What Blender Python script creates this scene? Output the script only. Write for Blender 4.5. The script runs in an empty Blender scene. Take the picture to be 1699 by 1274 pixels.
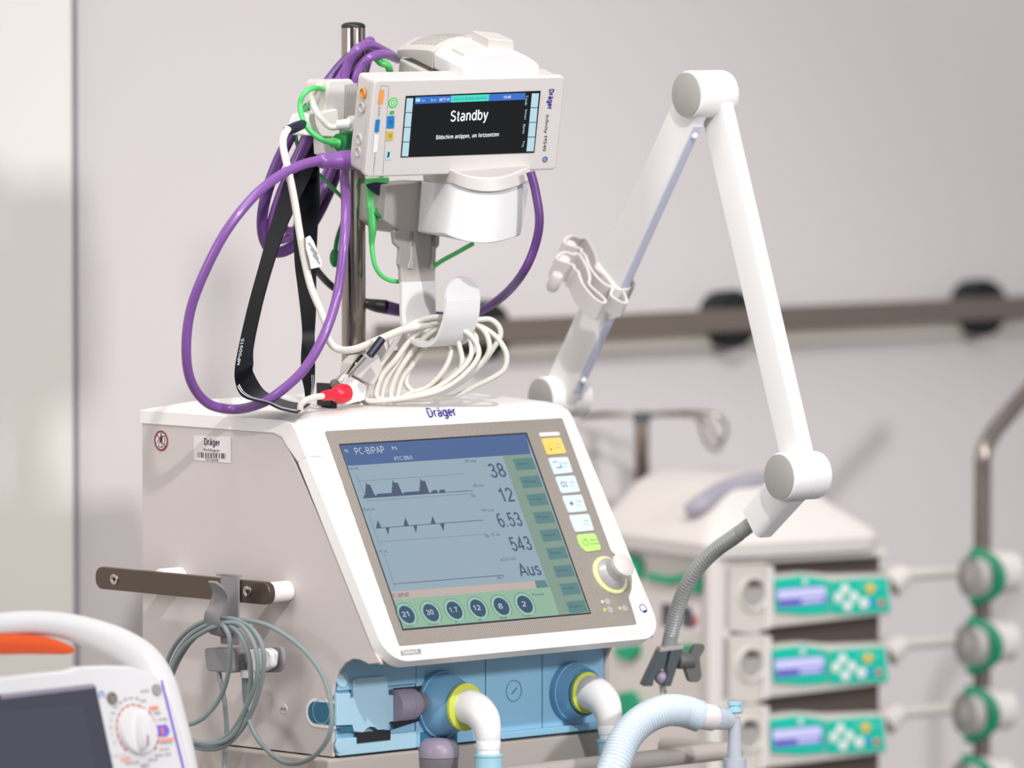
import bpy, math
from mathutils import Matrix, Vector

# ------------------------------------------------------------------ camera, world, lights
F, CX, CY = 12500.0, 849.5, 637.0          # focal length in pixels of the 1699x1274 frame
PITCH = math.atan(772.0 / F)
CAM = Vector((0, 0, 1.9))
scn = bpy.context.scene
COL = scn.collection
cd = bpy.data.cameras.new('camera'); cam = bpy.data.objects.new('camera', cd); COL.objects.link(cam)
cam.location = CAM; cam.rotation_euler = (math.pi / 2 - PITCH, 0, 0)
cd.sensor_width = 36; cd.sensor_fit = 'HORIZONTAL'; cd.lens = F * 36 / 1699
cd.clip_end = 60
cd.dof.use_dof = True; cd.dof.focus_distance = 9.25; cd.dof.aperture_fstop = 2.4
scn.camera = cam
vs = scn.view_settings
vs.view_transform = 'Standard'; vs.look = 'None'; vs.gamma = 1; vs.use_curve_mapping = False
vs.exposure = 0.07
w = bpy.data.worlds.new('world'); scn.world = w; w.use_nodes = True
# a dim exhibition hall: broad bright and dark bands, shaped to put streaks in the steel
wn = w.node_tree; wbg = wn.nodes['Background']; wtc = wn.nodes.new('ShaderNodeTexCoord'); wsx = wn.nodes.new('ShaderNodeSeparateXYZ')
wn.links.new(wtc.outputs['Generated'], wsx.inputs[0])
wat = wn.nodes.new('ShaderNodeMath'); wat.operation = 'ARCTAN2'; wn.links.new(wsx.outputs[0], wat.inputs[0]); wn.links.new(wsx.outputs[1], wat.inputs[1])
wmu = wn.nodes.new('ShaderNodeMath'); wmu.operation = 'MULTIPLY_ADD'; wn.links.new(wat.outputs[0], wmu.inputs[0]); wmu.inputs[1].default_value = 5; wmu.inputs[2].default_value = .6
wsi = wn.nodes.new('ShaderNodeMath'); wsi.operation = 'SINE'; wn.links.new(wmu.outputs[0], wsi.inputs[0])
wmr = wn.nodes.new('ShaderNodeMapRange'); wmr.interpolation_type = 'SMOOTHSTEP'; wn.links.new(wsi.outputs[0], wmr.inputs[0])
wmr.inputs[1].default_value = -.5; wmr.inputs[2].default_value = .5; wmr.inputs[3].default_value = .10; wmr.inputs[4].default_value = .80
wbg.inputs[0].default_value = (0.93, 0.93, 1.0, 1); wn.links.new(wmr.outputs[0], wbg.inputs[1])

def area(name, loc, target, size, power, col=(1, 1, 1), sy=None, spread=None):
    d = bpy.data.lights.new(name, 'AREA'); o = bpy.data.objects.new(name, d); COL.objects.link(o)
    d.size = size; d.energy = power; d.color = col
    if sy: d.shape = 'RECTANGLE'; d.size_y = sy
    if spread: d.spread = spread
    o.location = loc
    o.rotation_euler = (Vector(target) - Vector(loc)).to_track_quat('-Z', 'Y').to_euler()
    return o
def spot(name, loc, target, power, ang, rad, blend=1.0, col=(1, 1, 1)):
    d = bpy.data.lights.new(name, 'SPOT'); o = bpy.data.objects.new(name, d); COL.objects.link(o)
    d.energy = power; d.spot_size = math.radians(ang); d.spot_blend = blend; d.shadow_soft_size = rad; d.color = col
    o.location = loc; o.rotation_euler = (Vector(target) - Vector(loc)).to_track_quat('-Z', 'Y').to_euler()
spot('hall_spotlight', (1.0, 4.4, 5.4), (0.10, 9.9, 1.08), 1050, 21, .09, 1.0, (1.0, 0.972, 0.95))
area('hall_softbox', (4.7, 3.6, 3.6), (0.0, 9.4, 1.2), 0.6, 290, (0.985, 0.965, 1.0))
area('added_left_fill', (-5.0, 4.6, 3.2), (-0.2, 9.3, 1.2), 2.2, 115, (1.0, 0.975, 0.955))  # unseen fill light added at camera left to brighten the ventilator's side
area('stand_ceiling_lamp', (-0.5, 8.4, 4.3), (-0.3, 9.8, 1.3), 1.4, 40, (1.0, 0.97, 0.95))

# ------------------------------------------------------------------ geometry helpers
FW = Vector((0, math.cos(PITCH), -math.sin(PITCH))); UPV = Vector((0, math.sin(PITCH), math.cos(PITCH)))
def ray(px, py):
    return FW + Vector((1, 0, 0)) * ((px - CX) / F) + UPV * ((CY - py) / F)
def P(px, py, Y):
    d = ray(px, py); return CAM + d * (Y / d.y)
def proj(p):
    q = Vector(p) - CAM; z = q.dot(FW)
    return (CX + F * q.x / z, CY - F * q.dot(UPV) / z)
Z = Vector((0, 0, 1))

class Plane:
    """A flat frame at its real place: origin, X along it, Y up it, N out of it."""
    def __init__(s, o, X, Y):
        s.o = Vector(o); s.X = Vector(X).normalized(); s.Y = Vector(Y).normalized(); s.N = s.X.cross(s.Y).normalized()
    def at(s, px, py, n=0):
        d = ray(px, py); o = s.o + s.N * n
        return CAM + d * ((o - CAM).dot(s.N) / d.dot(s.N))
    def loc(s, px, py, n=0):
        q = s.at(px, py, n) - s.o; return (q.dot(s.X), q.dot(s.Y))
    def w(s, x, y, n=0):
        return s.o + s.X * x + s.Y * y + s.N * n
    def scale(s, px, py):
        a = s.at(px, py); x0 = proj(a); x1 = proj(a + s.X * .01); y1 = proj(a + s.Y * .01)
        return (x1[0] - x0[0]) * 100, (x0[1] - y1[1]) * 100
def yawdir(deg):
    a = math.radians(deg); return Vector((math.cos(a), math.sin(a), 0))
def backdir(deg):
    a = math.radians(deg); return Vector((-math.sin(a), math.cos(a), 0))

# ------------------------------------------------------------------ materials
def lin(c):
    c /= 255.0
    return c / 12.92 if c <= .04045 else ((c + .055) / 1.055) ** 2.4
MATS = {}
def mat(name, rgb, rough=.45, metal=0, emit=0, noise=0, alpha=1, trans=0, spec=.5, coat=0, bump=0, bscale=300):
    m = bpy.data.materials.new(name); m.use_nodes = True; nt = m.node_tree; b = nt.nodes['Principled BSDF']
    c = (lin(rgb[0]), lin(rgb[1]), lin(rgb[2]), 1)
    b.inputs['Base Color'].default_value = c; b.inputs['Roughness'].default_value = rough
    b.inputs['Metallic'].default_value = metal; b.inputs['Specular IOR Level'].default_value = spec
    b.inputs['Coat Weight'].default_value = coat
    b.inputs['Transmission Weight'].default_value = trans
    b.inputs['Alpha'].default_value = alpha
    if emit:
        b.inputs['Emission Color'].default_value = c; b.inputs['Emission Strength'].default_value = emit
        b.inputs['Base Color'].default_value = (.008, .008, .008, 1)
    if noise:
        tc = nt.nodes.new('ShaderNodeTexCoord'); n = nt.nodes.new('ShaderNodeTexNoise'); r = nt.nodes.new('ShaderNodeMapRange')
        n.inputs['Scale'].default_value = 40; n.inputs['Detail'].default_value = 4
        nt.links.new(tc.outputs['Object'], n.inputs['Vector']); nt.links.new(n.outputs[0], r.inputs[0])
        r.inputs[3].default_value = rough - noise; r.inputs[4].default_value = rough + noise
        nt.links.new(r.outputs[0], b.inputs['Roughness'])
    if bump:
        tc = nt.nodes.new('ShaderNodeTexCoord'); n = nt.nodes.new('ShaderNodeTexNoise'); bp = nt.nodes.new('ShaderNodeBump')
        n.inputs['Scale'].default_value = bscale; bp.inputs['Strength'].default_value = bump; bp.inputs['Distance'].default_value = .001
        nt.links.new(tc.outputs['Object'], n.inputs['Vector']); nt.links.new(n.outputs[0], bp.inputs['Height'])
        nt.links.new(bp.outputs[0], b.inputs['Normal'])
    MATS[name] = m; return name
mat('wall_paint', (206, 200, 198), .7, bump=.1, bscale=60)
mat('panel_paint', (228, 224, 216), .6, bump=.1, bscale=60)
mat('trim_grey', (128, 126, 134), .5)
mat('floor_vinyl', (120, 118, 118), .5, noise=.1)
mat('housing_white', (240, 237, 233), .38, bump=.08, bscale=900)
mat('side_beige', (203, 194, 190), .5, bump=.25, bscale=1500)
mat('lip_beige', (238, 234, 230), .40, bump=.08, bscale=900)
mat('gasket_dark', (140, 132, 130), .7)
mat('trolley_grey', (176, 168, 160), .5, noise=.05)
mat('button_white', (200, 216, 224), .4)
mat('button_yellow', (222, 196, 100), .4)
mat('button_green', (178, 224, 120), .4)
mat('lime', (205, 216, 80), .4)
mat('lime_pale', (214, 222, 158), .4)
mat('knob_silver', (190, 186, 186), .3, metal=.4)
mat('knob_cap', (205, 200, 195), .4)
mat('steel', (165, 155, 145), .16, metal=1, noise=.04)
mat('steel_brushed', (112, 100, 90), .36, metal=1, noise=.1)
mat('chrome', (210, 205, 200), .12, metal=1)
mat('black_rubber', (22, 24, 28), .45)
mat('black_gloss', (6, 10, 18), .45, spec=.25)
mat('ink_white', (215, 220, 225), .5)
mat('ink_blue', (42, 40, 140), .5)
mat('ink_black', (40, 38, 42), .5)
mat('ink_grey', (150, 146, 146), .5)
mat('ink_pale', (205, 198, 192), .5)
mat('ink_red', (140, 30, 36), .5)
mat('label_white', (226, 218, 218), .5)
mat('block_blue', (142, 190, 216), .42, bump=.05, bscale=900)
mat('block_light', (168, 206, 222), .42)
mat('dome_blue', (122, 176, 210), .4)
mat('slot_blue', (44, 104, 132), .4)
mat('cuff_blue', (160, 208, 222), .4, alpha=.95)
mat('lavender', (150, 140, 156), .4)
mat('dark_rim_shade', (26, 26, 30), .7)  # near-black of the screen rim, and shade painted into hollows and sockets
mat('elbow_white', (238, 236, 234), .35)
mat('hose_blue', (204, 216, 224), .3, coat=.3)
mat('clear_grey', (196, 204, 214), .15, alpha=.7)
mat('smoke_grey', (130, 126, 130), .15, alpha=.85, coat=.5)
mat('device_white', (202, 197, 193), .42, bump=.06, bscale=900)
mat('device_grey', (196, 192, 184), .5)
mat('bracket_grey', (178, 173, 168), .5)
mat('collar_grey', (160, 170, 176), .5)
mat('plastic_bright', (226, 225, 224), .4)
mat('arm_white', (232, 230, 228), .4)
mat('arm_channel', (196, 200, 216), .45)
mat('cap_grey', (160, 157, 152), .5)
mat('purple', (124, 78, 150), .33, coat=.2)
mat('purple_dark', (92, 56, 118), .4)
mat('green_cable', (80, 200, 106), .4)
mat('green_plug', (104, 220, 124), .4)
mat('green_deep', (24, 130, 66), .5)
mat('white_cable', (222, 218, 208), .4)
mat('grey_cable', (128, 140, 140), .42)
mat('grey_hook', (138, 134, 136), .5)
mat('red', (220, 30, 56), .38)
mat('navy', (20, 30, 50), .45)
mat('orange_plug', (222, 150, 70), .5)
mat('gooseneck', (158, 160, 158), .36, metal=.15)
mat('clamp_dark', (68, 78, 82), .45)
mat('wing_dark', (92, 92, 90), .5)
mat('tower_beige', (212, 205, 198), .5)
mat('tower_white', (212, 206, 200), .5)
mat('pump_beige', (200, 194, 186), .45)
mat('gap_shade', (74, 64, 56), .8)
mat('teal', (0, 186, 160), .4)
mat('teal_green', (0, 156, 110), .45)
mat('green_clamp', (0, 124, 88), .45)
mat('handle_mauve', (150, 146, 156), .5)
mat('rail_brown', (112, 101, 92), .4, metal=.2)
mat('rail_base', (206, 200, 186), .5)
mat('clip_grey', (206, 201, 198), .45)
mat('rail_black', (10, 14, 14), .7)
mat('pole_dark', (150, 140, 132), .28, metal=.8)
mat('orange', (226, 84, 20), .4)
mat('bezel_navy', (42, 46, 62), .2, coat=.5)
mat('screen_off', (52, 52, 70), .15, coat=.5)
mat('stripe_violet', (126, 104, 214), .4)
mat('salmon', (232, 130, 104), .5)
mat('pink_mark', (240, 168, 150), .5)
mat('badge_cyan', (60, 184, 200), .5)
# things that glow
mat('lcd_body', (150, 172, 186), .25, emit=.85)
mat('lcd_bar', (66, 98, 150), .25, emit=.85)
mat('lcd_column', (130, 156, 140), .25, emit=.85)
mat('lcd_key', (86, 132, 132), .25, emit=.85)
mat('lcd_pink', (196, 178, 170), .25, emit=.85)
mat('lcd_green', (146, 186, 158), .25, emit=.85)
mat('lcd_ring', (158, 200, 190), .25, emit=.85)
mat('lcd_dial', (32, 74, 104), .25, emit=.85)
mat('lcd_ink', (66, 80, 112), .3, emit=.85)
mat('lcd_line', (108, 130, 146), .3, emit=.85)
mat('lcd_white', (200, 205, 215), .3, emit=.9)
mat('led_lime', (220, 240, 120), .3, emit=1)
mat('mon_black', (12, 18, 22), .25, emit=.8, spec=.15)
mat('mon_white', (246, 248, 248), .3, emit=1)
mat('mon_blue', (50, 110, 200), .3, emit=1)
mat('mon_teal', (70, 216, 190), .3, emit=1)
mat('mon_key', (186, 220, 232), .3, emit=.95)
mat('mon_gr', (90, 214, 100), .3, emit=.9)
mat('mon_azure', (22, 140, 220), .3, emit=.8)
mat('mon_yellow', (232, 204, 90), .3, emit=.8)
mat('pump_lcd', (206, 204, 246), .3, emit=1.05)
mat('pump_lcd_dark', (106, 98, 190), .3, emit=1)
mat('key_amber', (226, 186, 60), .4); mat('key_blue', (50, 130, 214), .4); mat('key_red', (210, 84, 80), .4); mat('key_teal', (70, 190, 168), .4)

# ------------------------------------------------------------------ mesh builder
def _arc(cx, cy, rx, ry, a0, a1, n=9):
    return [(cx + rx * math.cos(math.radians(a0 + (a1 - a0) * i / n)), cy + ry * math.sin(math.radians(a0 + (a1 - a0) * i / n))) for i in range(n + 1)]
XH = .73
_bowl = lambda x0: _arc(x0 + .25, XH / 2, .23, XH / 2 - .04, 0, 360, 16)
GL = {
 '0': (.62, [_arc(.31, .5, .23, .47, 0, 360, 18)]), '1': (.5, [[(.08, .76), (.2, .82), (.31, .97), (.31, 0)]]),
 '2': (.62, [_arc(.31, .70, .22, .26, 165, -35, 9) + [(.12, .14), (.08, .03), (.56, .03)]]),
 '3': (.62, [_arc(.30, .74, .20, .22, 160, -88, 9) + _arc(.30, .27, .24, .25, 85, -165, 10)]),
 '4': (.62, [[(.42, 0), (.42, .97), (.05, .26), (.58, .26)]]),
 '5': (.62, [[(.52, .96), (.17, .96), (.12, .5)] + _arc(.30, .33, .24, .30, 120, -160, 10)]),
 '6': (.62, [_arc(.34, .55, .26, .42, 65, 180, 8) + [(.08, .35)], _arc(.32, .31, .23, .28, 0, 360, 16)]),
 '7': (.6, [[(.06, .95), (.55, .95), (.36, .55), (.24, 0)]]),
 '8': (.62, [_arc(.31, .74, .19, .23, 0, 360, 14), _arc(.31, .27, .23, .25, 0, 360, 14)]),
 '9': (.62, [_arc(.30, .66, .23, .30, 0, 360, 16), [(.54, .65)] + _arc(.28, .45, .26, .43, 0, -115, 8)]),
 '.': (.28, [[(.12, 0), (.12, .10)]]), ',': (.28, [[(.14, .10), (.14, 0), (.08, -.14)]]), '-': (.4, [[(.06, .38), (.32, .38)]]), ' ': (.34, []),
 'A': (.72, [[(.02, 0), (.36, .98), (.70, 0)], [(.14, .32), (.58, .32)]]),
 'B': (.68, [[(.10, 0), (.10, .97), (.36, .97)] + _arc(.38, .75, .19, .22, 90, -90, 7) + [(.10, .53)], [(.38, .53)] + _arc(.38, .28, .23, .25, 90, -90, 7) + [(.10, .03)]]),
 'C': (.7, [_arc(.40, .5, .31, .47, 50, 310, 14)]),
 'D': (.72, [[(.10, 0), (.10, .97), (.30, .97)] + _arc(.32, .5, .31, .47, 90, -90, 10) + [(.10, .03)]]),
 'I': (.26, [[(.12, 0), (.12, 1)]]),
 'P': (.66, [[(.10, 0), (.10, .97), (.36, .97)] + _arc(.36, .71, .24, .26, 90, -90, 8) + [(.10, .45)]]),
 'S': (.64, [_arc(.32, .75, .23, .22, 25, 250, 9) + _arc(.32, .26, .25, .24, 65, -160, 9)]),
 'M': (.8, [[(.08, 0), (.08, .97), (.4, .2), (.72, .97), (.72, 0)]]),
 'a': (.56, [_arc(.27, .50, .19, .20, 150, 0, 6) + [(.46, 0)], [(.46, .40), (.28, .38)] + _arc(.24, .20, .19, .18, 90, 280, 7) + [(.46, .16)]]),
 'b': (.58, [[(.08, 0), (.08, 1)], _arc(.30, XH / 2, .22, XH / 2 - .03, 0, 360, 16)]),
 'c': (.5, [_arc(.28, XH / 2, .21, XH / 2 - .03, 50, 310, 10)]),
 'd': (.58, [[(.50, 0), (.50, 1)], _arc(.28, XH / 2, .22, XH / 2 - .03, 0, 360, 16)]),
 'e': (.56, [[(.07, .38), (.49, .38)] + _arc(.28, XH / 2, .21, XH / 2 - .03, 3, 310, 13)]),
 'f': (.32, [[(.32, .96), (.20, .93), (.15, .82), (.15, 0)], [(.02, .68), (.30, .68)]]),
 'g': (.58, [[(.50, XH), (.50, -.06)] + _arc(.28, -.06, .22, .20, 0, -150, 7), _arc(.28, XH / 2, .22, XH / 2 - .03, 0, 360, 16)]),
 'h': (.56, [[(.08, 0), (.08, 1)], [(.08, .45)] + _arc(.28, .48, .19, .22, 160, 0, 7) + [(.47, 0)]]),
 'i': (.22, [[(.11, 0), (.11, XH)], [(.11, .88), (.11, 1)]]), 'l': (.22, [[(.11, 0), (.11, 1)]]),
 'm': (.84, [[(.08, 0), (.08, XH)], [(.08, .45)] + _arc(.25, .50, .17, .20, 160, 0, 6) + [(.42, 0)], [(.42, .45)] + _arc(.59, .50, .17, .20, 160, 0, 6) + [(.76, 0)]]),
 'n': (.56, [[(.08, 0), (.08, XH)], [(.08, .45)] + _arc(.28, .48, .19, .22, 160, 0, 7) + [(.47, 0)]]),
 'o': (.56, [_bowl(.03)]), 'p': (.58, [[(.08, -.28), (.08, XH)], _arc(.30, XH / 2, .22, XH / 2 - .03, 0, 360, 16)]),
 'r': (.36, [[(.08, 0), (.08, XH)], [(.08, .45), (.16, .64), (.34, .69)]]),
 's': (.5, [_arc(.25, .545, .17, .155, 25, 250, 7) + _arc(.25, .20, .18, .17, 70, -160, 7)]),
 't': (.32, [[(.15, .92), (.15, .12), (.20, .02), (.30, .02)], [(.02, .69), (.29, .69)]]),
 'u': (.56, [[(.08, XH), (.08, .24)] + _arc(.27, .22, .19, .19, 180, 340, 7), [(.47, 0), (.47, XH)]]),
 'y': (.52, [[(.03, XH), (.26, .02)], [(.49, XH), (.22, -.14), (.12, -.26), (.03, -.25)]]),
 'z': (.48, [[(.05, .69), (.42, .69), (.05, .04), (.44, .04)]]),
}
GL['ä'] = (.56, GL['a'][1] + [[(.16, .86), (.16, .98)], [(.36, .86), (.36, .98)]])
GL['ü'] = (.56, GL['u'][1] + [[(.16, .86), (.16, .98)], [(.36, .86), (.36, .98)]])
def strokes(body, sw):
    """outline quads of sans lettering, cap height 1"""
    x = 0; vs_ = []; fs = []
    for ch in body:
        wd, ss = GL[ch]
        for st in ss:
            n = len(st); closed = n > 3 and abs(st[0][0] - st[-1][0]) + abs(st[0][1] - st[-1][1]) < 1e-6
            fine = []
            for a, b in zip(st, st[1:]):
                k_ = max(1, int(math.hypot(b[0] - a[0], b[1] - a[1]) / .14)); fine += [(a[0] + (b[0] - a[0]) * j / k_, a[1] + (b[1] - a[1]) * j / k_) for j in range(k_)]
            st = fine + [st[-1]]
            P_ = [Vector(q) for q in (st[:-1] if closed else st)]; n = len(P_); L_ = []; R_ = []
            for i in range(n):
                a = P_[i - 1] if (i > 0 or closed) else None; b = P_[(i + 1) % n] if (i < n - 1 or closed) else None; p = P_[i]
                d0 = (p - a).normalized() if a is not None else (b - p).normalized(); d1 = (b - p).normalized() if b is not None else d0
                t = d0 + d1
                t = t.normalized() if t.length > 1e-6 else d1
                nn = Vector((-t.y, t.x)); k = 1 / max(.45, abs(nn.dot(Vector((-d1.y, d1.x))))); L_.append(p + nn * sw / 2 * k); R_.append(p - nn * sw / 2 * k)
            o = len(vs_); vs_ += [(q.x + x, q.y) for q in L_] + [(q.x + x, q.y) for q in R_]
            for i in range(n if closed else n - 1): fs.append((o + i, o + (i + 1) % n, o + n + (i + 1) % n, o + n + i))
        x += wd + sw * .7
    return vs_, fs, x - sw * .7
class MB:
    def __init__(s): s.v = []; s.f = []; s.m = []; s.mats = []; s.sm = []
    def mi(s, m):
        if m not in s.mats: s.mats.append(m)
        return s.mats.index(m)
    def add(s, vs_, fs, m, smooth=True):
        o = len(s.v); s.v += [Vector(q) for q in vs_]; k = s.mi(m)
        for f in fs: s.f.append([i + o for i in f]); s.m.append(k); s.sm.append(smooth)
        return s
    def loft(s, rings, m, cap=True, closed=False, ringclosed=True, smooth=True):
        n = len(rings[0]); vs_ = [q for r in rings for q in r]; fs = []
        R = len(rings)
        for i in range(R if closed else R - 1):
            a, b = i * n, ((i + 1) % R) * n
            for j in range(n if ringclosed else n - 1):
                k = (j + 1) % n; fs.append((a + j, a + k, b + k, b + j))
        if cap and not closed and ringclosed:
            fs.append(tuple(range(n - 1, -1, -1))); fs.append(tuple((R - 1) * n + j for j in range(n)))
        return s.add(vs_, fs, m, smooth)
    def prism(s, pl, poly, n0, n1, m, smooth=True):
        """poly: list of local (x, y) on Plane pl, extruded between n0 and n1"""
        return s.loft([[pl.w(x, y, n0) for x, y in poly], [pl.w(x, y, n1) for x, y in poly]], m, smooth=smooth)
    def flat(s, pl, poly, n, m):
        return s.add([pl.w(x, y, n) for x, y in poly], [tuple(range(len(poly)))], m, False)
    def box(s, pl, x0, x1, y0, y1, n0, n1, m):
        return s.prism(pl, [(x0, y0), (x1, y0), (x1, y1), (x0, y1)], n0, n1, m)
    def tube(s, pts, r, m, n=12, closed=False, sub=6, rmod=None, sx=1.0):
        pts, rad = smooth_path(pts, r, closed, sub)
        rings = []; N = len(pts); t0 = None; nrm = None
        for i, p in enumerate(pts):
            if closed: t = (pts[(i + 1) % N] - pts[i - 1])
            else: t = pts[min(i + 1, N - 1)] - pts[max(i - 1, 0)]
            t.normalize()
            if nrm is None:
                a = Vector((0, 1, 0)) if abs(t.y) < .9 else Vector((1, 0, 0)); nrm = (a - t * a.dot(t)).normalized()
            else: nrm = (nrm - t * nrm.dot(t)).normalized()
            b = t.cross(nrm); rr = rad[i] * (rmod(i) if rmod else 1)
            rings.append([p + (nrm * math.cos(q) + b * math.sin(q) * sx) * rr for q in (2 * math.pi * j / n for j in range(n))])
        return s.loft(rings, m, closed=closed)
    def rev(s, o, axis, prof, m, n=32, ref=None, sq=1.0):
        """revolve [(h, r)...] about axis from o"""
        ax = Vector(axis).normalized(); a = Vector(ref) if ref else (Vector((0, 0, 1)) if abs(ax.z) < .9 else Vector((1, 0, 0)))
        e = (a - ax * a.dot(ax)).normalized(); g = ax.cross(e); o = Vector(o)
        rings = [[o + ax * h + (e * math.cos(q) * sq + g * math.sin(q)) * max(r, 1e-5) for q in (2 * math.pi * j / n for j in range(n))] for h, r in prof]
        return s.loft(rings, m)
    def cyl(s, p0, p1, r, m, r1=None, n=28, bev=None):
        p0, p1 = Vector(p0), Vector(p1); L = (p1 - p0).length; r1 = r if r1 is None else r1
        b = min(.12 * r, .003) if bev is None else bev
        return s.rev(p0, p1 - p0, [(0, r - b), (b * .3, r - b * .3), (b, r), (L - b, r1), (L - b * .3, r1 - b * .3), (L, r1 - b)], m, n)
    def beam(s, p0, p1, w0, h0, ref, m, w1=None, h1=None, rf=.45, k=5):
        """rounded rectangular bar; ref points along its width"""
        p0, p1 = Vector(p0), Vector(p1); t = (p1 - p0).normalized(); e = (Vector(ref) - t * Vector(ref).dot(t)).normalized(); g = t.cross(e)
        rings = []
        for p, ww, hh in ((p0, w0, h0), (p1, w1 or w0, h1 or h0)):
            rr = rf * min(ww, hh); ring = []
            for cx_, cy_, a0 in ((1, 1, 0), (-1, 1, 90), (-1, -1, 180), (1, -1, 270)):
                for i in range(k + 1):
                    a = math.radians(a0 + 90 * i / k)
                    ring.append(p + e * (cx_ * (ww / 2 - rr) + math.cos(a) * rr) + g * (cy_ * (hh / 2 - rr) + math.sin(a) * rr))
            rings.append(ring)
        return s.loft(rings, m)
    def sphere(s, c, r, m, sc=(1, 1, 1), n=20):
        c = Vector(c); rings = []
        for i in range(1, n // 2):
            th = math.pi * i / (n // 2)
            rings.append([c + Vector((math.sin(th) * math.cos(q) * r * sc[0], math.sin(th) * math.sin(q) * r * sc[1], math.cos(th) * r * sc[2])) for q in (2 * math.pi * j / n for j in range(n))])
        return s.loft(rings, m)
    def text(s, pl, body, px, py, wpx, hpx, m, n=.0006, rot=0):
        """writing lying on pl: lower left corner at pixel, bounding box wpx x hpx measured in the photo"""
        vs_, fs = glyphs(body); x, y = pl.loc(px, py); kx, ky = pl.scale(px, py)
        x0 = min(q[0] for q in vs_); x1 = max(q[0] for q in vs_); y0 = min(q[1] for q in vs_); y1 = max(q[1] for q in vs_)
        if rot == 0:
            W, H = wpx / kx, hpx / ky
            pts = [pl.w(x + (a - x0) / (x1 - x0) * W, y + (b - y0) / max(y1 - y0, 1e-6) * H, n) for a, b in vs_]
        else:   # reads top to bottom; anchor = upper left corner, wpx = thickness, hpx = length
            W, H = wpx / kx, hpx / ky
            pts = [pl.w(x + (b - y0) / max(y1 - y0, 1e-6) * W, y - (a - x0) / (x1 - x0) * H, n) for a, b in vs_]
        return s.add(pts, fs, m, False)
    def sans(s, pl, body, px, py, wpx, hpx, m, n=.0006, sw=.13, rot=0):
        """sans lettering: baseline start at pixel, length wpx, cap height hpx; rot=1 reads downward, rot=-1 upward"""
        vs_, fs, wd = strokes(body, sw); x, y = pl.loc(px, py); kx, ky = pl.scale(px, py)
        if rot == 0: pts = [pl.w(x + a / wd * wpx / kx, y + b * hpx / ky, n) for a, b in vs_]
        elif rot == 1: pts = [pl.w(x + b * hpx / kx, y - a / wd * wpx / ky, n) for a, b in vs_]
        else: pts = [pl.w(x - b * hpx / kx, y + a / wd * wpx / ky, n) for a, b in vs_]
        return s.add(pts, fs, m, False)
    def px(s, pl, pts, n, m):
        return s.flat(pl, [pl.loc(a, b, 0) for a, b in pts], n, m)
    def line(s, pl, a, b, wpx, n, m):
        x0, y0 = pl.loc(*a); x1, y1 = pl.loc(*b); k = pl.scale(*a)[1]; h = wpx / k / 2
        d = Vector((x1 - x0, y1 - y0)); d.normalize(); q = Vector((-d.y, d.x)) * h
        return s.flat(pl, [(x0 - q.x, y0 - q.y), (x1 - q.x, y1 - q.y), (x1 + q.x, y1 + q.y), (x0 + q.x, y0 + q.y)], n, m)
    def disc(s, pl, c, r, n, m, k=28, r_in=0, a0=0, a1=360, sy=1):
        x, y = c
        if r_in == 0 and a1 - a0 == 360: return s.flat(pl, [(x + r * math.cos(2 * math.pi * i / k), y + sy * r * math.sin(2 * math.pi * i / k)) for i in range(k)], n, m)
        A = [math.radians(a0 + (a1 - a0) * i / k) for i in range(k + 1)]
        return s.loft([[pl.w(x + r_in * math.cos(a), y + sy * r_in * math.sin(a), n) for a in A], [pl.w(x + r * math.cos(a), y + sy * r * math.sin(a), n) for a in A]], m, cap=False, ringclosed=False, smooth=False)
    def build(s, name, parent=None, bevel=0, seg=3, ang=35, loc=None):
        root = parent
        while root is not None and root.parent is not None: root = root.parent
        if parent is None:
            if loc is None:
                xs = [q.x for q in s.v]; ys = [q.y for q in s.v]; zs = [q.z for q in s.v]
                loc = Vector(((min(xs) + max(xs)) / 2, (min(ys) + max(ys)) / 2, min(zs)))
            off = Vector(loc)
        else: off = root.location
        me = bpy.data.meshes.new(name); me.from_pydata([q - off for q in s.v], [], s.f)
        for q in s.mats: me.materials.append(MATS[q])
        me.polygons.foreach_set('material_index', s.m); me.polygons.foreach_set('use_smooth', s.sm)
        me.update(); me.set_sharp_from_angle(angle=math.radians(ang))
        o = bpy.data.objects.new(name, me); COL.objects.link(o)
        if parent is None: o.location = off
        else: o.parent = parent
        if bevel:
            b = o.modifiers.new('bevel', 'BEVEL'); b.width = bevel; b.segments = seg; b.limit_method = 'ANGLE'; b.angle_limit = math.radians(40); b.harden_normals = True
        return o

def smooth_path(pts, r, closed, sub):
    pts = [Vector(p) for p in pts]; n = len(pts); rr = list(r) if isinstance(r, (list, tuple)) else [r] * n
    if sub <= 1 or n < 3: return pts, rr
    out = []; ro = []
    for i in range(n if closed else n - 1):
        if closed: p0, p1, p2, p3 = pts[i - 1], pts[i], pts[(i + 1) % n], pts[(i + 2) % n]; r1, r2 = rr[i], rr[(i + 1) % n]
        else: p0, p1, p2, p3 = pts[max(i - 1, 0)], pts[i], pts[i + 1], pts[min(i + 2, n - 1)]; r1, r2 = rr[i], rr[i + 1]
        for k in range(sub):
            t = k / sub
            out.append(.5 * (2 * p1 + (p2 - p0) * t + (2 * p0 - 5 * p1 + 4 * p2 - p3) * t * t + (3 * p1 - p0 - 3 * p2 + p3) * t ** 3)); ro.append(r1 + (r2 - r1) * t)
    if not closed: out.append(pts[-1]); ro.append(rr[-1])
    return out, ro
GC = {}
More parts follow.
